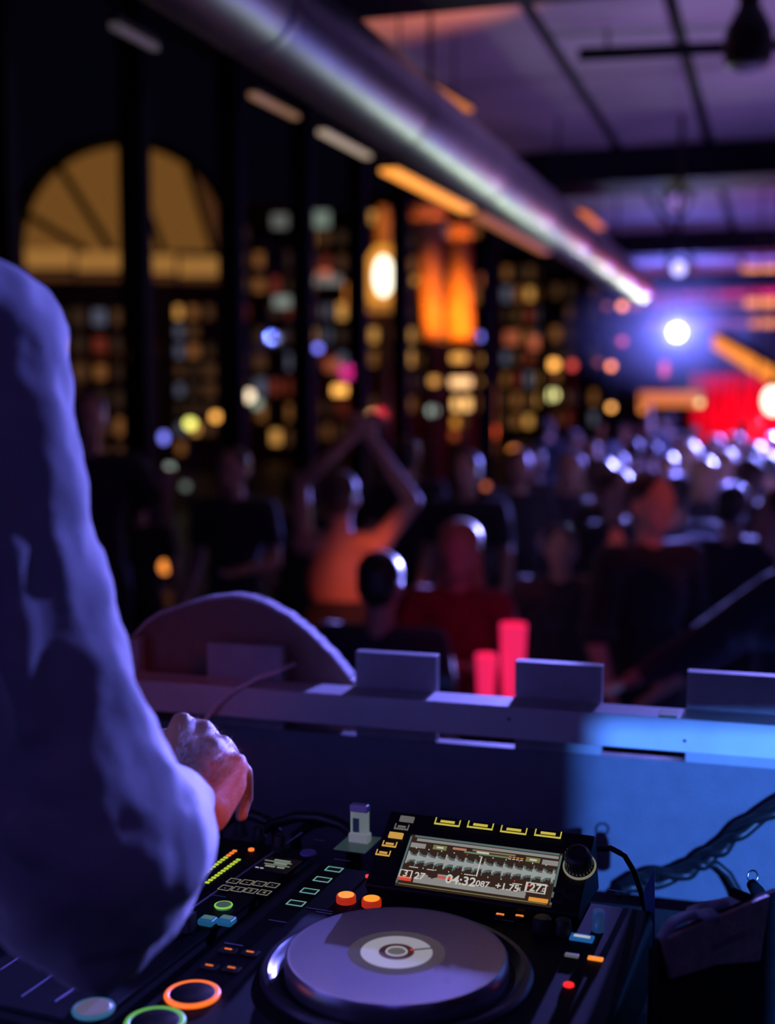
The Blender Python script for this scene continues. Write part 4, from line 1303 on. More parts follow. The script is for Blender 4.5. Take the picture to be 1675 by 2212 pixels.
# effect display
x, y = md(597, 1869)
disp = MB().box((-0.024, -0.021, 0), (0.024, 0.021, 0.001)).build('effect_display', mat('display_glass', (0.012, 0.02, 0.025), 0.15), mixer)
disp.location = (x, y, MH)
E_dt = glow('display_text', (0.62, 0.75, 0.58), 0.30, True)
for (x0_, x1_, yy, hh_) in [(-0.008, 0.012, 0.012, 0.0035), (-0.018, 0.016, 0.007, 0.0016), (-0.004, 0.012, 0.003, 0.0035), (-0.014, 0.018, -0.002, 0.0014), (-0.010, 0.002, -0.0075, 0.0035), (0.005, 0.014, -0.0075, 0.0035)]:
    MB().box((x0_, yy - hh_ / 2, 0.0008), (x1_, yy + hh_ / 2, 0.0014)).build('status_line', E_dt, disp)
for s_ in (-0.016, -0.010):
    MB().box((s_ - 0.002, -0.017, 0.0008), (s_ + 0.002, -0.0155, 0.0014)).build('status_mark', glow('status_white', (0.7, 0.7, 0.9), 0.7, True), disp)
# beat buttons
E_bt = glow('beat_outline', (0.72, 0.66, 0.50), 0.28, True)
rows = [[(505, 1903), (534, 1906), (561, 1909), (589, 1912)], [(487, 1918), (515, 1921), (542, 1924), (571, 1928)]]
txt = [['-', '-', '-', '-'], ['-', '1', '2', '4']]
for r in range(2):
    for i, (px, py) in enumerate(rows[r]):
        x, y = md(px, py, 0.002)
        o = MB().box((-0.0066, -0.0062, 0), (0.0066, 0.0062, 0.002)).build('beat_button', M_knob, mixer, bevel=0.0005)
        o.location = (x, y, MH)
        mb = MB()
        t = 0.0008
        mb.box((-0.0066, -0.0062, 0.0019), (0.0066, -0.0062 + t, 0.0023)).box((-0.0066, 0.0062 - t, 0.0019), (0.0066, 0.0062, 0.0023))
        mb.box((-0.0066, -0.0062, 0.0019), (-0.0066 + t, 0.0062, 0.0023)).box((0.0066 - t, -0.0062, 0.0019), (0.0066, 0.0062, 0.0023))
        mb.build('lit_outline', E_bt, o)
        tx = link('lettering', text_mesh(txt[r][i], 0.0045 if len(txt[r][i]) > 1 else 0.008, True), E_bt, o)
        tx.location = (0, 0, 0.0022)
x, y = md(483, 1953, 0.004)
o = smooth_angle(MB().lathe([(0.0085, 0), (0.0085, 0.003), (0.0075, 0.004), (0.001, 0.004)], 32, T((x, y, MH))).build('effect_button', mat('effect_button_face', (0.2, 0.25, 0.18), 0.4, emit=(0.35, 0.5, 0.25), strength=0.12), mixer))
MB().torus(0.0088, 0.0011, (x, y, MH + 0.003), 40, 8).build('lit_ring', glow('ring_green_small', (0.25, 0.75, 0.10), 0.7, True), o)
for px in (449, 490):
    x, y = md(px, 1984, 0.006)
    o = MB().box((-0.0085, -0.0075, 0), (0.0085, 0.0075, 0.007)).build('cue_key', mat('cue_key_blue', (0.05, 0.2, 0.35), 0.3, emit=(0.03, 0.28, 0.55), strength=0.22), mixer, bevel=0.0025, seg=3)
    o.location = (x, y, MH)
    MB().box((-0.006, -0.003, 0.0065), (0.006, 0.0045, 0.0074)).build('lit_top', glow('cue_key_top', (0.25, 0.55, 0.60), 0.26, True), o)
# knobs and faders
for (px, py, rr, hh) in [(604, 1820, 0.010, 0.018), (560, 1800, 0.009, 0.016), (520, 1790, 0.009, 0.016), (380, 1935, 0.011, 0.02), (340, 1960, 0.011, 0.02), (290, 1995, 0.011, 0.02)]:
    x, y = md(px, py, hh / 2)
    smooth_angle(MB().lathe([(rr, 0), (rr, 0.004), (rr * 0.75, 0.006), (rr * 0.68, hh), (rr * 0.5, hh + 0.001), (0.0005, hh + 0.001)], 24, T((x, y, MH))).build('knob', M_knob, mixer))
x, y = md(666, 1841, 0.002)
smooth_angle(MB().lathe([(0.0095, 0), (0.0095, 0.002), (0.0085, 0.003), (0.0005, 0.003)], 28, T((x, y, MH))).build('quantize_button', mat('dim_violet_button', (0.25, 0.22, 0.6), 0.4), mixer))
for (px, py, m_) in [(407, 2000, M_knob), (247, 2108, M_blue_cap)]:
    x, y = md(px, py, 0.008)
    o = MB().box((-0.0055, -0.0075, 0.002), (0.0055, 0.0075, 0.022)).build('fader_cap', m_, mixer, bevel=0.0018)
    o.location = (x, y, MH)
    MB().box((-0.0058, -0.0006, 0.0215), (0.0058, 0.0006, 0.0225)).build('index_line', M_grey, o)
    MB().box((x - 0.0012, y - 0.03, MH), (x + 0.0012, y + 0.03, MH + 0.0005)).build('fader_slot', M_black, mixer)
x, y = md(202, 2177, 0.003)
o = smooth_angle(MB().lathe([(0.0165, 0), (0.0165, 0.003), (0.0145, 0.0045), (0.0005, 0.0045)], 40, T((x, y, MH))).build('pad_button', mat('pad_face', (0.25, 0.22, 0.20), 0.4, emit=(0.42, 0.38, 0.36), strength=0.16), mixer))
MB().torus(0.0165, 0.0022, (x, y, MH + 0.002), 40, 8).build('lit_ring', glow('ring_blue', (0.05, 0.22, 0.45), 0.45, True), o)
x, y = md(340, 1986, 0.004)
MB().ell((x, y, MH + 0.003), (0.006, 0.003, 0.002)).build('lit_tab', glow('tab_white', (0.5, 0.75, 1.0), 1.0, True), mixer)
x, y = md(366, 1966, 0.004)
MB().ell((x, y, MH + 0.003), (0.004, 0.005, 0.002)).build('lit_tab', glow('tab_pink', (1.0, 0.08, 0.2), 1.0, True), mixer)
for (px, py, w_) in [(95, 2087, 0.03), (195, 2097, 0.04), (275, 2175, 0.025), (262, 2188, 0.03), (470, 1935, 0.02), (545, 1945, 0.02), (510, 2022, 0.02), (690, 1815, 0.015), (650, 1975, 0.01)]:
    x, y = md(px, py)
    if x < 0.045:
        MB().box((x - w_ / 2, y - 0.0007, MH), (x + w_ / 2 - max(0, x + w_ / 2 - 0.047), y + 0.0007, MH + 0.0003)).build('printed_caption', M_grey, mixer)
# cables behind the mixer
M_rub = mat('black_rubber_cable', (0.010, 0.010, 0.012), 0.45)
for j, (pp, lab) in enumerate([([(560, 1800), (590, 1778), (640, 1764), (690, 1766), (735, 1780), (770, 1805)], 'thick black cable arching behind the mixer'), ([(470, 1790), (500, 1765), (545, 1760), (580, 1775), (600, 1800)], 'black cable loop behind the mixer beside the hand'), ([(640, 1805), (675, 1778), (720, 1772), (760, 1790)], 'black cable arching beside the clear stick')]):
    fr_ = Frame(BOOTH.w(0, 1.46 + 0.012 * j, 0), wall_frame.M)
    w_pts = []
    for i, (x, y) in enumerate(pp):
        h_ = fr_.hit(x, y)
        w_pts.append(fr_.w(h_.x, h_.y, 0))
    w_pts = [Vector((w_pts[0].x, w_pts[0].y, Z_T + 0.008))] + w_pts + [Vector((w_pts[-1].x, w_pts[-1].y, Z_T + 0.008))]
    o = MB().tube(w_pts, 0.0075, 10).build('cable', M_rub, None, smooth=True)
    tag(o, lab, 'cable')

# ------------------------------------------------------------------ right side: cables, card, bag
def path_on(offv, pp):
    fr_ = Frame(BOOTH.w(0, offv, 0), wall_frame.M)
    return [fr_.w(*(fr_.hit(x, y).xy), 0) for x, y in pp]


strand = path_on(1.70, [(1740, 1700), (1690, 1738), (1640, 1768), (1590, 1802), (1560, 1832), (1530, 1852), (1500, 1872), (1460, 1890), (1410, 1900), (1370, 1905), (1330, 1930)])
tw = empty('shadow_tubes', strand[0])  # dark tubes stand in for the cable shadow on the board
for k in range(3):
    pts_ = []
    sub = []
    for i in range(len(strand) - 1):
        for t in range(5):
            sub.append(strand[i].lerp(strand[i + 1], t / 5))
    for i, p in enumerate(sub):
        a = i * 0.32 + k * 2.094
        wid = 0.0085 + 0.002 * math.sin(i * 0.5)
        pts_.append(p - strand[0] + Vector((math.cos(a) * wid * 0.5, math.sin(a) * wid, math.cos(a) * wid)))
    MB().tube(pts_, 0.0072, 8).build('strand', M_rub, tw, smooth=True)
MB().tube([p - strand[0] for p in path_on(1.70, [(1515, 1868), (1550, 1868), (1575, 1890), (1592, 1920), (1605, 1955), (1612, 1990)])], 0.0058, 8).build('shadow_branch', M_rub, tw, smooth=True)
tag(tw, 'thick twisted black tubes in place of a cable shadow on the blue-lit board', 'cable')
o = MB().tube([p for p in path_on(1.35, [(1290, 1835), (1320, 1832), (1350, 1848), (1372, 1885), (1388, 1935), (1400, 1990), (1410, 2040), (1416, 2100)])], 0.0032, 8).build('cable', M_rub, None, smooth=True)
tag(o, 'thin black cable running down the right side of the player', 'cable')
cardp = path_on(1.28, [(1415, 1873), (1390, 1930), (1396, 1975), (1407, 2034), (1415, 2034)])
o = MB().prism([p for p in cardp], BOOTH.M @ Vector((0, 0.003, 0))).build('plastic_card', mat('blue_acrylic', (0.08, 0.22, 0.45), 0.25), None)
tag(o, 'bluish plastic card standing between the player and the bag', 'card')
A_, B_ = on_z(1425, 2031, CAM.z - 0.46), on_z(1656, 1934, CAM.z - 0.46)
ab = (B_ - A_)
lenab = ab.length
ang = math.atan2(ab.y, ab.x)
bag = empty('cable_bag', (A_.x, A_.y, Z_T), ang)
M_bag = mat('black_nylon', (0.008, 0.007, 0.010), 0.85, var=0.4, vscale=60, spec=0.15)
hB = A_.z - Z_T
dep = 0.05
XO = 0.055
MB().box((0, 0, 0), (lenab + 0.02, 0.006, hB)).build('front_side', M_bag, bag)
MB().box((XO, dep, 0), (lenab + 0.02, dep + 0.006, hB * 0.75)).build('back_side', M_bag, bag)
MB().prism([(0, 0.006, 0), (XO, dep, 0), (XO, dep, hB * 0.75), (0, 0.006, hB * 0.98)], (0.005, 0, 0)).build('end_side', M_bag, bag)
MB().box((lenab + 0.014, 0.006, 0), (lenab + 0.02, dep, hB * 0.92)).build('end_side', M_bag, bag)
MB().prism([(0.003, 0.006, 0), (lenab + 0.014, 0.006, 0), (lenab + 0.014, dep, 0), (XO + 0.004, dep, 0)], (0, 0, 0.005)).build('base', M_bag, bag)
M_flap = mat('brown_leather', (0.62, 0.34, 0.32), 0.6, var=0.3, vscale=70, bump=0.5, bscale=260)
flap = MB().prism([(0.012, -0.004, hB - 0.036), (0.075, -0.004, hB - 0.042), (lenab - 0.012, -0.004, hB - 0.058), (lenab, -0.004, hB + 0.001), (0.0, -0.004, hB + 0.001)], (0, 0.004, 0)).build('flap', M_flap, bag)
MB().box((lenab * 0.45, -0.0048, hB - 0.028), (lenab * 0.75, -0.004, hB - 0.022)).build('embossed_band', mat('leather_shine', (0.30, 0.16, 0.2), 0.35), flap)
tag(bag, 'open black bag with brown leather flap right of the player', 'bag')
M_wc = mat('pale_blue_cable', (0.62, 0.68, 0.75), 0.45)
for pp, lab in [([(1455, 2035), (1480, 2008), (1510, 1986), (1540, 1976), (1560, 1984), (1580, 2000)], 'pale cable curling over the front of the bag'), ([(1490, 1962), (1520, 1955), (1545, 1962), (1565, 1952), (1590, 1955), (1620, 1968)], 'pale cable lying along the back of the bag'), ([(1488, 1972), (1510, 1968), (1528, 1956), (1548, 1946), (1575, 1948), (1600, 1962)], 'pale cable crossing another at the back of the bag')]:
    front = 'front' in lab
    c = [on_z(x, y, CAM.z - (0.455 if front else 0.468)) for x, y in pp]
    c = [p + Vector((0, 0, 0.003 * math.sin(i * 1.7 + len(lab)))) for i, p in enumerate(c)]
    inn = Vector((-math.sin(ang), math.cos(ang), 0))
    c = [p + inn * (0.012 if front else 0.0) for p in c]
    yl = (c[-1] - A_).dot(inn)
    c = c + [c[-1] + inn * (0.024 - yl) * 0.6 + Vector((0, 0, -0.004)), c[-1] + inn * (0.024 - yl) + Vector((0, 0, -0.035)), c[-1] + inn * (0.024 - yl) + Vector((0, 0, -0.10))]
    o = MB().tube(c, 0.0042, 8).build('cable', M_wc, None, smooth=True)
    tag(o, lab, 'cable')
# strap with a ring
r0 = P(1627, 1893, 1.26)
kr = empty('key_strap', r0)
MB().torus(0.0058, 0.0010, (0, 0, 0), 28, 8, M=Matrix.Rotation(math.radians(80), 3, 'X') @ Matrix.Rotation(0.3, 3, 'Y')).build('ring', M_chrome, kr, smooth=True)
s1 = P(1624, 1908, 1.26) - r0
s2 = P(1648, 1945, 1.24) - r0
s3 = P(1668, 1985, 1.22) - r0
MB().tube([s1, s1.lerp(s2, 0.5) + Vector((0, 0, 0.001)), s2, s3], [0.0055, 0.007, 0.0075, 0.007], 8).build('strap', M_bag, kr, smooth=True)
tag(kr, 'black strap with a metal ring rising from the bag', 'strap')

# ------------------------------------------------------------------ people
def remesh(o, voxel, smooth_it=3):
    md_ = o.modifiers.new('remesh', 'REMESH')
    md_.mode = 'VOXEL'
    md_.voxel_size = voxel
    md_.use_smooth_shade = True
    if smooth_it:
        s = o.modifiers.new('smooth', 'SMOOTH')
        s.iterations = smooth_it
        s.factor = 0.5
    return o


SKIN = {'warm': mat('skin_warm', (0.62, 0.36, 0.26), 0.5, var=0.08, vscale=25), 'tan': mat('skin_tan', (0.42, 0.24, 0.17), 0.5, var=0.08, vscale=25)}
HAIRM = {'dark': mat('hair_dark', (0.02, 0.015, 0.012), 0.4, sheen=0.3, var=0.3, vscale=80), 'blond': mat('hair_blond', (0.45, 0.30, 0.14), 0.45, sheen=0.3, var=0.3, vscale=80), 'brown': mat('hair_brown', (0.10, 0.05, 0.03), 0.45, sheen=0.3, var=0.3, vscale=80)}
M_eye = mat('eye_white', (0.7, 0.7, 0.7), 0.2)
M_trou = mat('dark_trousers', (0.015, 0.015, 0.022), 0.8, var=0.2)
M_shoe = mat('dark_shoes', (0.02, 0.018, 0.018), 0.5)


def hand(mb, w, dirv, side, s=1.0, curl=0.5):
    """palm, four unequal bent fingers and a thumb leaving the side of the palm"""
    dirv = Vector(dirv).normalized()
    side = Vector(side)
    side = (side - dirv * side.dot(dirv)).normalized()
    nrm = dirv.cross(side)
    for k in range(4):
        t = (k - 1.5) * 0.0195 * s
        mb.cap(w + side * t * 0.5, w + dirv * 0.085 * s + side * t, 0.016 * s, 0.0125 * s, 8)
        ln = [0.068, 0.078, 0.072, 0.056][k] * s
        a = w + dirv * 0.085 * s + side * t
        b_ = a + dirv * ln * 0.5 * math.cos(curl * 0.6) + nrm * ln * 0.5 * math.sin(curl * 0.6)
        c_ = b_ + dirv * ln * 0.5 * math.cos(curl * 1.4) + nrm * ln * 0.5 * math.sin(curl * 1.4)
        mb.chain([a, b_, c_], [0.0105 * s, 0.0095 * s, 0.0075 * s], 8)
    a = w + dirv * 0.025 * s - side * 0.02 * s
    b_ = a + dirv * 0.035 * s - side * 0.028 * s
    c_ = b_ + dirv * 0.030 * s - side * 0.006 * s + nrm * 0.012 * s
    mb.chain([a, b_, c_], [0.014 * s, 0.0115 * s, 0.009 * s], 8)


def rest_pose(s):
    return {'elbow_l': Vector((-0.25, -0.02, 1.13)) * s, 'wrist_l': Vector((-0.26, 0.10, 0.90)) * s, 'elbow_r': Vector((0.25, -0.02, 1.13)) * s, 'wrist_r': Vector((0.26, 0.10, 0.90)) * s}


def person(label, foot, H, face_deg, pose=None, shirt=(0.02, 0.02, 0.03), skin='warm', hair='dark', long_hair=False, voxel=0.011, sleeve=0.55, group=None,
           shirt_mat=None, bare_back=False, head_turn=0.0, female=False):
    s = H / 1.75
    ps_ = rest_pose(s)
    if pose:
        for k_, v_ in pose.items():
            ps_[k_] = Vector(v_) * s
    sw = 0.175 if female else 0.195
    V3 = lambda x, y, z: Vector((x, y, z)) * s
    shl, shr = V3(-sw, 0, 1.425), V3(sw, 0, 1.425)
    mb = MB()
    # head
    mb.ell(V3(0, 0.012, 1.648), V3(0.076, 0.096, 0.108)[:], 18, 12)
    mb.ell(V3(0, 0.040, 1.578), V3(0.056, 0.062, 0.060)[:])
    mb.cap(V3(0, 0.098, 1.640), V3(0, 0.122, 1.604), 0.010 * s, 0.015 * s)
    mb.cap(V3(-0.035, 0.092, 1.662), V3(0.035, 0.092, 1.662), 0.013 * s, 0.013 * s)
    mb.cap(V3(-0.018, 0.098, 1.572), V3(0.018, 0.098, 1.572), 0.010 * s, 0.010 * s)
    mb.ell(V3(-0.078, -0.002, 1.625), V3(0.012, 0.022, 0.032)[:])
    mb.ell(V3(0.078, -0.002, 1.625), V3(0.012, 0.022, 0.032)[:])
    mb.cap(V3(0, -0.012, 1.42), V3(0, 0.0, 1.57), 0.058 * s, 0.052 * s)
    # trunk
    mb.ell(V3(0, 0, 1.27), V3(0.155, 0.105, 0.20)[:], 16, 10)
    mb.ell(V3(0, 0.005, 1.07), V3(0.135, 0.095, 0.17)[:], 16, 10)
    mb.ell(V3(0, 0, 0.92), V3(0.165, 0.115, 0.13)[:], 16, 10)
    mb.cap(shl, shr, 0.06 * s, 0.06 * s)
    for sd, sh in (('l', shl), ('r', shr)):
        e, w = ps_['elbow_' + sd], ps_['wrist_' + sd]
        mb.cap(sh, e, 0.053 * s, 0.040 * s)
        mb.cap(e, w, 0.041 * s, 0.027 * s)
        dv = w - e
        hand(mb, w, dv, Vector((1, 0.3, 0)) * (1 if sd == 'r' else -1), s, 0.6)
        x = -1 if sd == 'l' else 1
        mb.cap(V3(x * 0.09, 0, 0.90), V3(x * 0.10, 0.015, 0.49), 0.085 * s, 0.055 * s)
        mb.cap(V3(x * 0.10, 0.015, 0.49), V3(x * 0.105, -0.01, 0.08), 0.056 * s, 0.036 * s)
        mb.cap(V3(x * 0.105, -0.02, 0.035), V3(x * 0.12, 0.15, 0.03), 0.035 * s, 0.030 * s)
    body = mb.build('person', SKIN[skin])
    remesh(body, voxel * s)
    body.location = foot
    body.rotation_euler = (0, 0, -math.radians(face_deg))
    # shirt
    mb = MB()
    g = 0.016 * s
    if not bare_back:
        mb.ell(V3(0, 0, 1.27), (V3(0.155, 0.105, 0.19) + Vector((g, g, 0)))[:], 16, 10)
        mb.cap(shl + V3(0.015, 0, -0.008), shr + V3(-0.015, 0, -0.008), 0.06 * s + g, 0.06 * s + g)
    mb.ell(V3(0, 0.005, 1.07), (V3(0.135, 0.095, 0.17) + Vector((g, g, 0)) * 1.5)[:], 16, 10)
    mb.ell(V3(0, 0, 0.94), (V3(0.165, 0.115, 0.10) + Vector((g, g, 0)))[:], 16, 10)
    if sleeve > 0:
        for sd, sh in (('l', shl), ('r', shr)):
            e, w = ps_['elbow_' + sd], ps_['wrist_' + sd]
            if sleeve <= 1:
                mb.cap(sh, sh.lerp(e, sleeve), 0.053 * s + g, 0.046 * s + g * 1.3)
            else:
                mb.cap(sh, e, 0.053 * s + g, 0.042 * s + g)
                mb.cap(e, e.lerp(w, sleeve - 1), 0.042 * s + g, 0.032 * s + g)
    sm = shirt_mat or mat('cloth_%02d_%02d_%02d' % tuple(int(c * 99) for c in shirt), shirt, 0.85, sheen=0.2, var=0.2, vscale=12)
    remesh(mb.build('top' if female else 'shirt', sm, body), voxel * s)
    mb = MB()
    mb.ell(V3(0, 0, 0.90), V3(0.178, 0.128, 0.12)[:])
    for x in (-1, 1):
        mb.cap(V3(x * 0.09, 0, 0.89), V3(x * 0.10, 0.015, 0.49), 0.095 * s, 0.07 * s)
        mb.cap(V3(x * 0.10, 0.015, 0.49), V3(x * 0.105, -0.01, 0.11), 0.07 * s, 0.055 * s)
    remesh(mb.build('trousers', M_trou, body), voxel * 1.4 * s)
    for x in (-1, 1):
        remesh(MB().cap(V3(x * 0.105, -0.03, 0.045), V3(x * 0.12, 0.165, 0.036), 0.045 * s, 0.038 * s).build('shoe', M_shoe, body), 0.02)
    # hair
    mb = MB()
    mb.ell(V3(0, -0.012, 1.682), V3(0.086, 0.098, 0.086)[:], 18, 12)
    mb.ell(V3(0, -0.040, 1.640), V3(0.080, 0.072, 0.085)[:])
    if long_hair:
        mb.cap(V3(-0.06, -0.02, 1.64), V3(-0.085, -0.03, 1.42), 0.04 * s, 0.035 * s)
        mb.cap(V3(0.06, -0.02, 1.64), V3(0.085, -0.03, 1.42), 0.04 * s, 0.035 * s)
        mb.cap(V3(0, -0.055, 1.64), V3(0, -0.085, 1.36), 0.065 * s, 0.055 * s)
        mb.ell(V3(0.0, -0.03, 1.70), V3(0.098, 0.10, 0.085)[:])
    remesh(mb.build('hair', HAIRM[hair], body), voxel * s)
    for x in (-1, 1):
        e = MB().ell(V3(x * 0.031, 0.086, 1.640), V3(0.012, 0.010, 0.008)[:], 10, 6).build('eye', M_eye, body, smooth=True)
        MB().ell(V3(x * 0.031, 0.0945, 1.640), V3(0.005, 0.003, 0.005)[:], 8, 5).build('iris', M_black, e)
    tag(body, label, 'person', group)
    return body


PLACED = []


def stand(px, py, dd, base=0.0):
    """foot point and height of a person whose head centre shows at (px, py), dd metres away"""
    h = P(px, py, dd)
    PLACED.append((h.x, h.y))
    return Vector((h.x, h.y, base)), (h.z - base) / 1.64 * 1.75


# --- the DJ, at work on the left
dj = MB()
SH = P(-70, 745, 0.93)
EL = P(200, 1835, 0.94)
WR = P(400, 1722, 1.125)
NK = P(-560, 640, 0.97)
HD = NK + Vector((0.0, 0.05, 0.17))
SL = NK + Vector((-0.20, 0.03, -0.09))
dj.cap(NK + Vector((0, -0.01, -0.06)), HD + Vector((0, -0.01, -0.05)), 0.06, 0.055)
dj.ell(HD, (0.078, 0.098, 0.112), 20, 14)
dj.ell(HD + Vector((0, 0.035, -0.065)), (0.057, 0.062, 0.06))
dj.cap(HD + Vector((0, 0.088, -0.005)), HD + Vector((0, 0.112, -0.042)), 0.010, 0.015)
dj.cap(HD + Vector((-0.035, 0.082, 0.016)), HD + Vector((0.035, 0.082, 0.016)), 0.012, 0.012)
dj.cap(HD + Vector((-0.018, 0.09, -0.074)), HD + Vector((0.018, 0.09, -0.074)), 0.010, 0.010)
for x in (-1, 1):
    dj.ell(HD + Vector((x * 0.079, -0.01, -0.02)), (0.012, 0.022, 0.032))
HIP = Vector((NK.x + 0.01, NK.y - 0.13, Z_DJ + 0.95))
CH = Vector((NK.x, NK.y - 0.01, NK.z - 0.24))
dj.ell(CH, (0.165, 0.11, 0.2), 16, 10)
dj.ell((CH + HIP) / 2, (0.145, 0.10, 0.2), 16, 10)
dj.ell(HIP, (0.165, 0.115, 0.13), 16, 10)
dj.cap(SL, SH, 0.058, 0.055)
dj.cap(SH, EL, 0.053, 0.042)
dj.cap(EL, WR, 0.042, 0.028)
ELL = SL + Vector((-0.06, 0.10, -0.28))
WRL = ELL + Vector((0.12, 0.21, 0.0))
dj.cap(SL, ELL, 0.053, 0.042)
dj.cap(ELL, WRL, 0.042, 0.028)
hand(dj, WRL, WRL - ELL, Vector((-1, 0, 0)), 1.0, 0.7)
for x in (-1, 1):
    dj.cap(HIP + Vector((x * 0.09, 0, -0.03)), Vector((HIP.x + x * 0.10, HIP.y + 0.02, Z_DJ + 0.49)), 0.085, 0.055)
    dj.cap(Vector((HIP.x + x * 0.10, HIP.y + 0.02, Z_DJ + 0.49)), Vector((HIP.x + x * 0.105, HIP.y, Z_DJ + 0.08)), 0.056, 0.036)
    dj.cap(Vector((HIP.x + x * 0.105, HIP.y - 0.02, Z_DJ + 0.04)), Vector((HIP.x + x * 0.12, HIP.y + 0.15, Z_DJ + 0.033)), 0.036, 0.03)
# right hand, closed over a knob: knuckles index .. little finger
KN = [P(392, 1562, 1.185), P(438, 1578, 1.195), P(480, 1612, 1.188), P(511, 1652, 1.172)]
WB = [P(372, 1690, 1.13), P(392, 1700, 1.13), P(412, 1715, 1.128), P(440, 1745, 1.122)]
for i, (k_, w_) in enumerate(zip(KN, WB)):
    dj.cap(WR.lerp(w_, 0.4), w_, 0.024, 0.021, 14)
    dj.cap(w_, k_, 0.019, 0.0118, 14)
    mid = k_ + Vector((0.004, 0.032, -0.018))
    tip1 = mid + Vector((0.0, 0.004, -0.027))
    tip2 = tip1 + Vector((-0.003, -0.016, -0.012))
    r_ = [0.0102, 0.0105, 0.010, 0.0088][i]
    dj.chain([k_, mid, tip1, tip2], [r_ * 1.12, r_, r_ * 0.92, r_ * 0.8], 12)
dj.cap(P(385, 1650, 1.15), P(400, 1610, 1.17), 0.022, 0.016, 14)
dj.cap(P(420, 1680, 1.14), P(455, 1625, 1.17), 0.022, 0.016, 14)
dj.cap(P(445, 1752, 1.128), P(498, 1692, 1.165), 0.023, 0.0165, 14)      # heel of the hand, little-finger side
dj.chain([P(370, 1690, 1.135), P(352, 1632, 1.165), P(352, 1600, 1.20), P(372, 1592, 1.235)], [0.021, 0.0155, 0.0125, 0.010], 12)
djb = dj.build('person', mat('skin_dj', (0.46, 0.20, 0.11), 0.5, var=0.06, vscale=60, bump=0.25, bscale=500))
remesh(djb, 0.0045, 4)
tag(djb, 'DJ in a loose white shirt reaching his right hand to the mixer', 'person')
# shirt
mb = MB()
mb.ell(CH, (0.185, 0.13, 0.21), 18, 12)
mb.ell((CH + HIP) / 2, (0.175, 0.13, 0.24), 18, 12)
mb.ell(HIP, (0.185, 0.135, 0.13), 18, 12)
mb.cap(SL, SH, 0.075, 0.07, 16)
ARM = [SH, P(40, 1180, 0.93), P(120, 1520, 0.93), P(205, 1825, 0.94), P(300, 1790, 1.02), P(362, 1742, 1.075)]
mb.chain(ARM, [0.072, 0.060, 0.062, 0.083, 0.062, 0.044], 18)
mb.chain([SL, ELL, ELL.lerp(WRL, 0.9)], [0.07, 0.062, 0.045], 14)
# sagging cloth under the elbow and folds along the sleeve
mb.chain([P(120, 1900, 0.94), P(210, 1985, 0.955), P(330, 1900, 1.03)], [0.055, 0.045, 0.04], 14)
mb.chain([P(20, 760, 0.905), P(95, 1150, 0.895), P(190, 1520, 0.905), P(300, 1720, 0.985)], [0.022, 0.018, 0.020, 0.022], 10)
mb.chain([P(-60, 900, 0.875), P(10, 1250, 0.875), P(60, 1560, 0.87)], [0.018, 0.022, 0.016], 10)
mb.chain([P(110, 1690, 0.875), P(230, 1740, 0.90), P(330, 1700, 0.99)], [0.018, 0.02, 0.018], 10)
mb.chain([P(60, 1800, 0.862), P(200, 1860, 0.872), P(320, 1850, 0.96)], [0.016, 0.018, 0.016], 10)
M_shirt = mat('white_linen_shirt', (0.80, 0.78, 0.80), 0.8, sheen=0.25, bump=0.15, bscale=400)
sh = mb.build('shirt', M_shirt, djb)
remesh(sh, 0.006, 6)
tx = bpy.data.textures.new('cloth_folds', 'CLOUDS')
tx.noise_scale = 0.11
tx.noise_depth = 2
dm = sh.modifiers.new('folds', 'DISPLACE')
dm.texture = tx
dm.texture_coords = 'GLOBAL'
dm.strength = 0.030
dm.mid_level = 0.5
tx2 = bpy.data.textures.new('cloth_creases', 'CLOUDS')
tx2.noise_scale = 0.035
dm2 = sh.modifiers.new('creases', 'DISPLACE')
dm2.texture = tx2
dm2.texture_coords = 'GLOBAL'
dm2.strength = 0.006
mb = MB()
mb.ell(HD + Vector((0, -0.02, 0.035)), (0.087, 0.10, 0.088), 18, 12)
mb.ell(HD + Vector((0, -0.045, -0.01)), (0.08, 0.072, 0.085))
remesh(mb.build('hair', HAIRM['dark'], djb), 0.008)
for x in (-1, 1):
    e = MB().ell(HD + Vector((x * 0.031, 0.076, -0.006)), (0.012, 0.010, 0.008), 10, 6).build('eye', M_eye, djb, smooth=True)
    MB().ell(HD + Vector((x * 0.031, 0.0845, -0.006)), (0.005, 0.003, 0.005), 8, 5).build('iris', M_black, e)
mb = MB()
mb.ell(HIP + Vector((0, 0, -0.02)), (0.178, 0.128, 0.12))
for x in (-1, 1):
    mb.cap(HIP + Vector((x * 0.09, 0, -0.03)), Vector((HIP.x + x * 0.10, HIP.y + 0.02, Z_DJ + 0.49)), 0.098, 0.072)
    mb.cap(Vector((HIP.x + x * 0.10, HIP.y + 0.02, Z_DJ + 0.49)), Vector((HIP.x + x * 0.105, HIP.y, Z_DJ + 0.11)), 0.072, 0.058)
remesh(mb.build('trousers', M_trou, djb), 0.014)
for x in (-1, 1):
    remesh(MB().cap(Vector((HIP.x + x * 0.105, HIP.y - 0.03, Z_DJ + 0.045)), Vector((HIP.x + x * 0.12, HIP.y + 0.165, Z_DJ + 0.036)), 0.045, 0.036).build('shoe', M_shoe, djb), 0.012)
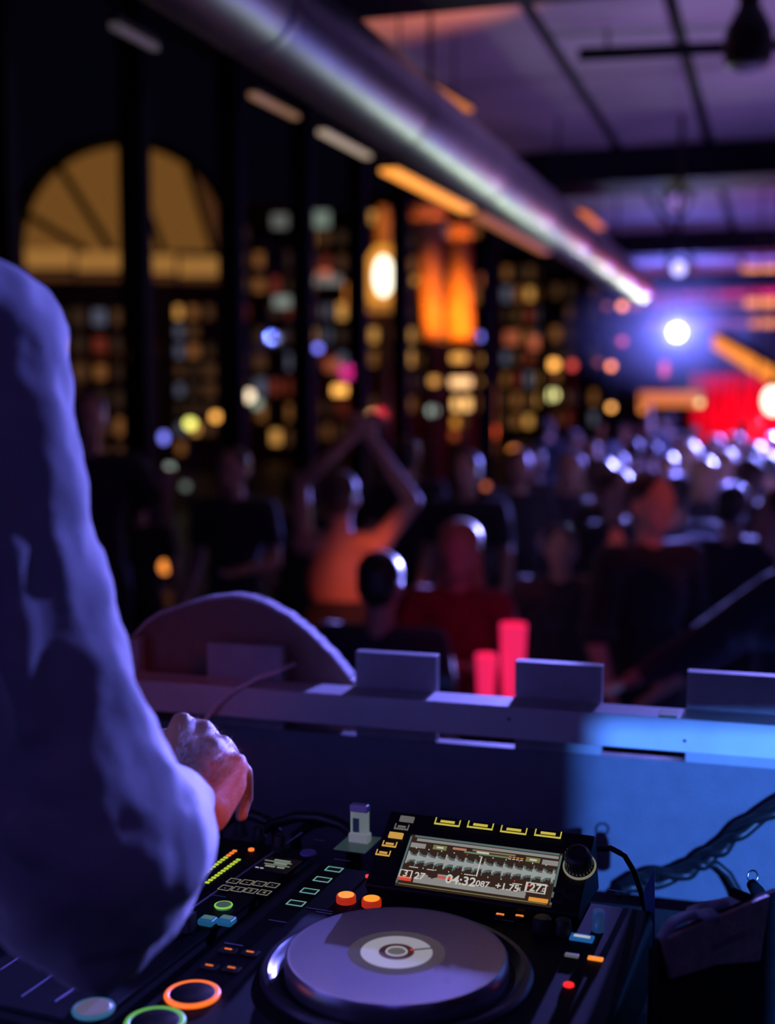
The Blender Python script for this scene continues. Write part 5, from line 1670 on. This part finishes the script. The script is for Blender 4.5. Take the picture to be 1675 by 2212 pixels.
# hairs on the back of the hand and wrist
rng = random.Random(21)
mb = MB()
for i in range(520):
    u = rng.random()
    t = rng.random() ** 0.8
    k_ = KN[0].lerp(KN[3], u) if u < 0.999 else KN[3]
    w_ = WB[0].lerp(WB[3], u)
    p = w_.lerp(k_, t * 0.72)
    out = Vector((0.15 + 0.35 * u, -0.55, 0.80)).normalized()
    base = p + out * (0.021 - 0.005 * t)
    tip = base + out * rng.uniform(0.004, 0.009) + Vector((rng.uniform(-0.002, 0.007), rng.uniform(-0.002, 0.004), rng.uniform(-0.005, 0.003)))
    mb.tube([base - out * 0.010, base.lerp(tip, 0.6), tip], [0.0004, 0.00032, 0.0001], 3)
for i in range(260):
    u = rng.random()
    q = KN[0].lerp(KN[1], u * 3) if u < 1 / 3 else (KN[1].lerp(KN[2], u * 3 - 1) if u < 2 / 3 else KN[2].lerp(KN[3], u * 3 - 2))
    out = Vector((0.45, -0.2, 0.75)).normalized()
    base = q + out * 0.012 + Vector((rng.uniform(-0.004, 0.002), rng.uniform(-0.006, 0.006), rng.uniform(-0.014, 0)))
    tip = base + out * rng.uniform(0.002, 0.005) + Vector((rng.uniform(-0.002, 0.004), 0, rng.uniform(-0.004, 0.002)))
    mb.tube([base - out * 0.003, tip], [0.00025, 0.00006], 3)
hr = mb.build('arm_hair', mat('arm_hair', (0.75, 0.68, 0.62), 0.4), djb)
hr['kind'] = 'stuff'

# --- people near the booth
f, H = stand(505, 1015, 6.2, 0.30)
person('tall black silhouette standing behind the curved board', f, H, 200, voxel=0.014, pose={'elbow_l': (-0.27, 0.05, 1.15), 'wrist_l': (-0.15, 0.22, 1.12)})
f, H = stand(190, 905, 6.0, 0.30)
person('dark person at far left with a red-lit bent arm', f, H, 170, voxel=0.014, pose={'elbow_l': (-0.32, 0.02, 1.18), 'wrist_l': (-0.34, 0.20, 1.32)}, hair='brown')
f, H = stand(735, 1075, 5.9, 0.0)
person('dancer with orange-lit bare back and both arms raised', f, H, 8, voxel=0.010, pose={'elbow_l': (-0.20, 0.08, 1.70), 'wrist_l': (0.06, 0.10, 1.93), 'elbow_r': (0.33, 0.08, 1.62), 'wrist_r': (0.12, 0.10, 1.92)}, bare_back=True, sleeve=0,
       female=True, skin='warm', hair='brown', shirt=(0.03, 0.02, 0.03))
f, H = stand(822, 1262, 4.25)
person('dark man with blue-rimmed head directly behind the booth front', f, H, 15, voxel=0.010, shirt=(0.04, 0.035, 0.05))
f, H = stand(990, 1195, 5.0)
pe_ = person('long-haired person in dark red light with blue-rimmed hair', f, H, 195, voxel=0.010, long_hair=True, hair='blond', female=True, shirt=(0.30, 0.02, 0.05),
             pose={'elbow_l': (-0.26, 0.06, 1.18), 'wrist_l': (-0.12, 0.30, 1.22), 'elbow_r': (0.28, 0.05, 1.15), 'wrist_r': (0.22, 0.28, 1.05)})
f, H = stand(1212, 1185, 5.75)
person('dark-haired person between the red dancer and the black-shirted man, arm raised', f, H, 190, voxel=0.011, shirt=(0.03, 0.02, 0.03), pose={'elbow_l': (-0.34, 0.10, 1.36), 'wrist_l': (-0.30, 0.14, 1.62)})
f, H = stand(1405, 1088, 5.1)
person('man in black shirt with red-lit face standing right of centre', f, H, 150, voxel=0.010, shirt=(0.012, 0.012, 0.014), sleeve=0.9)
f, H = stand(1462, 1068, 7.0)
person('person in bluish top half hidden behind the black-shirted man', f, H, 20, voxel=0.013, shirt=(0.06, 0.10, 0.16))
f, H = stand(1582, 1095, 6.2)
person('dark person with back turned right of the black-shirted man', f, H, 30, voxel=0.012, shirt=(0.02, 0.02, 0.04))
f, H = stand(1712, 1120, 4.25)
person('person at the right edge stretching two blue-rimmed arms forward', f, H, -60, voxel=0.011, shirt=(0.03, 0.03, 0.05), sleeve=1.6,
       pose={'elbow_l': (-0.24, 0.26, 1.22), 'wrist_l': (-0.20, 0.46, 1.10), 'elbow_r': (0.22, 0.22, 1.20), 'wrist_r': (0.10, 0.46, 1.00)})
f, H = stand(880, 985, 8.6)
person('dark head and shoulders below the amber row', f, H, 10, voxel=0.018)
f, H = stand(1008, 1020, 7.6)
person('dark dancer under the amber stack', f, H, 200, voxel=0.018)
f, H = stand(1120, 1010, 8.4)
person('dark dancer under the oval orange lamp', f, H, 160, voxel=0.018, hair='brown')
f, H = stand(640, 1060, 8.0)
person('dim figure between the tall silhouette and the raised arms', f, H, 30, voxel=0.018)
f, H = stand(300, 1085, 8.2, 0.0)
person('dim figure low between the far-left person and the tall silhouette', f, H, 0, voxel=0.018)
f, H = stand(1185, 925, 17)
person('far person with blue-rimmed head under the yellow-green rimmed lamp', f, H, 30, voxel=0.022)

# --- made-up shapes carrying an unidentified pink glow by the red-lit dancer
for (px, pyb, pyt, dd, wpx, lab) in [(1050, 1500, 1412, 4.4, 46, 'shorter made-up glowing pink cup left of the fourth block'), (1108, 1520, 1345, 4.4, 58, 'taller made-up glowing pink cup behind the fourth block')]:
    c = P(px, 1512, dd)
    t_ = P(px, pyt, dd)
    r = wpx * dd / F_PX / 2
    h = t_.z - c.z
    shape = empty('pink_glow_shape', c)
    M_pink_glow = mat('pink_glow', (0.6, 0.02, 0.10), 0.3, emit=(1.0, 0.02, 0.13), strength=0.85, sample=True)
    smooth_angle(MB().lathe([(r * 0.72, 0), (r * 0.75, 0.005), (r, h), (r * 0.93, h), (r * 0.70, 0.012), (0.001, 0.01)], 28).build('shape', M_pink_glow, shape))
    smooth_angle(MB().ell((0, -r * 0.2, h * 0.45), (r * 0.5, r * 0.5, h * 0.3)).build('light_core', glow('pink_glow_core', (1.0, 0.18, 0.22), 1.6, True), shape))
    tag(shape, lab, 'shape', 'made-up pink glow shapes')
ct = P(1084, 1515, 4.4)
tb = empty('added_cocktail_table', (ct.x, ct.y, 0))
ztab = ct.z - 0.006
MB().lathe([(0.15, ztab - 0.025), (0.155, ztab - 0.012), (0.15, ztab)], 40).build('top', M_black, tb)
MB().tube([(0, 0, 0.02), (0, 0, ztab - 0.02)], 0.03, 12).build('column', M_fix, tb, smooth=True)
MB().lathe([(0.24, 0), (0.22, 0.02), (0.03, 0.03)], 32).build('foot', M_fix, tb)
tag(tb, 'small dark cocktail table added under the pink glow', 'table')

# --- the packed crowd at the back: copies of a few dancers
protos = []
ORD = ['first', 'second', 'third', 'fourth', 'fifth', 'sixth', 'seventh', 'eighth', 'ninth', 'tenth', 'eleventh', 'twelfth', 'thirteenth', 'fourteenth', 'fifteenth', 'sixteenth', 'seventeenth', 'eighteenth', 'nineteenth', 'twentieth',
       'twenty-first', 'twenty-second', 'twenty-third', 'twenty-fourth', 'twenty-fifth', 'twenty-sixth', 'twenty-seventh', 'twenty-eighth', 'twenty-ninth', 'thirtieth']
spots_ = [(1240, 950), (1275, 985), (1300, 1030), (1235, 1020), (1330, 1060), (1350, 935), (1365, 975), (1405, 980), (1445, 912), (1465, 955), (1490, 985), (1525, 1030), (1440, 1010), (1545, 965), (1570, 1010), (1590, 960),
          (1620, 1030), (1635, 985), (1660, 1010), (1670, 960), (1690, 1040), (1330, 1010), (1155, 1000), (1385, 930), (1500, 935), (1605, 930)]
spots_.sort()
variants = [dict(face=200, hair='dark', shirt=(0.05, 0.05, 0.08)), dict(face=20, hair='brown', shirt=(0.25, 0.25, 0.3)), dict(face=160, hair='blond', long_hair=True, female=True, shirt=(0.03, 0.03, 0.05)),
            dict(face=-30, hair='dark', shirt=(0.12, 0.12, 0.16), pose={'elbow_l': (-0.36, 0.06, 1.52), 'wrist_l': (-0.30, 0.10, 1.78)}), dict(face=100, hair='brown', shirt=(0.02, 0.02, 0.03))]


def copy_tree(o, parent=None):
    c = o.copy()
    COL.objects.link(c)
    c.parent = parent
    for ch in o.children:
        copy_tree(ch, c)
    return c


rng = random.Random(8)
made = {}
for i, (px, py) in enumerate(spots_):
    best = None
    for hz_ in [1.60, 1.55, 1.65, 1.50, 1.69, 1.46, 1.73, 1.42, 1.77, 1.38]:
        dd = max(6.6, min(19.0, (CAM.z - hz_) * F_PX / (py - 850)))
        hp = P(px, py, dd)
        gap = min((hp.x - a) ** 2 + (hp.y - b) ** 2 for a, b in PLACED) ** 0.5
        if best is None or gap > best[0]:
            best = (gap, hp)
        if gap > 0.62:
            break
    hp = best[1]
    PLACED.append((hp.x, hp.y))
    lab = 'blue-rimmed dancer in the packed back crowd, %s counting from its left end' % ORD[i]
    vi = (i * 2 + i // 3) % 5
    H = hp.z / 1.64 * 1.75
    if vi not in made:
        v_ = dict(variants[vi])
        fc = v_.pop('face')
        made[vi] = (person(lab, (hp.x, hp.y, 0), 1.75, fc, voxel=0.020, group='dancers in the packed back crowd', **v_), fc)
        o = made[vi][0]
    else:
        o = copy_tree(made[vi][0])
        o['label'] = lab
    o.location = (hp.x, hp.y, 0)
    o.scale = (H / 1.75,) * 3
    o.rotation_euler = (0, 0, -math.radians(made[vi][1] + rng.uniform(-35, 35)))
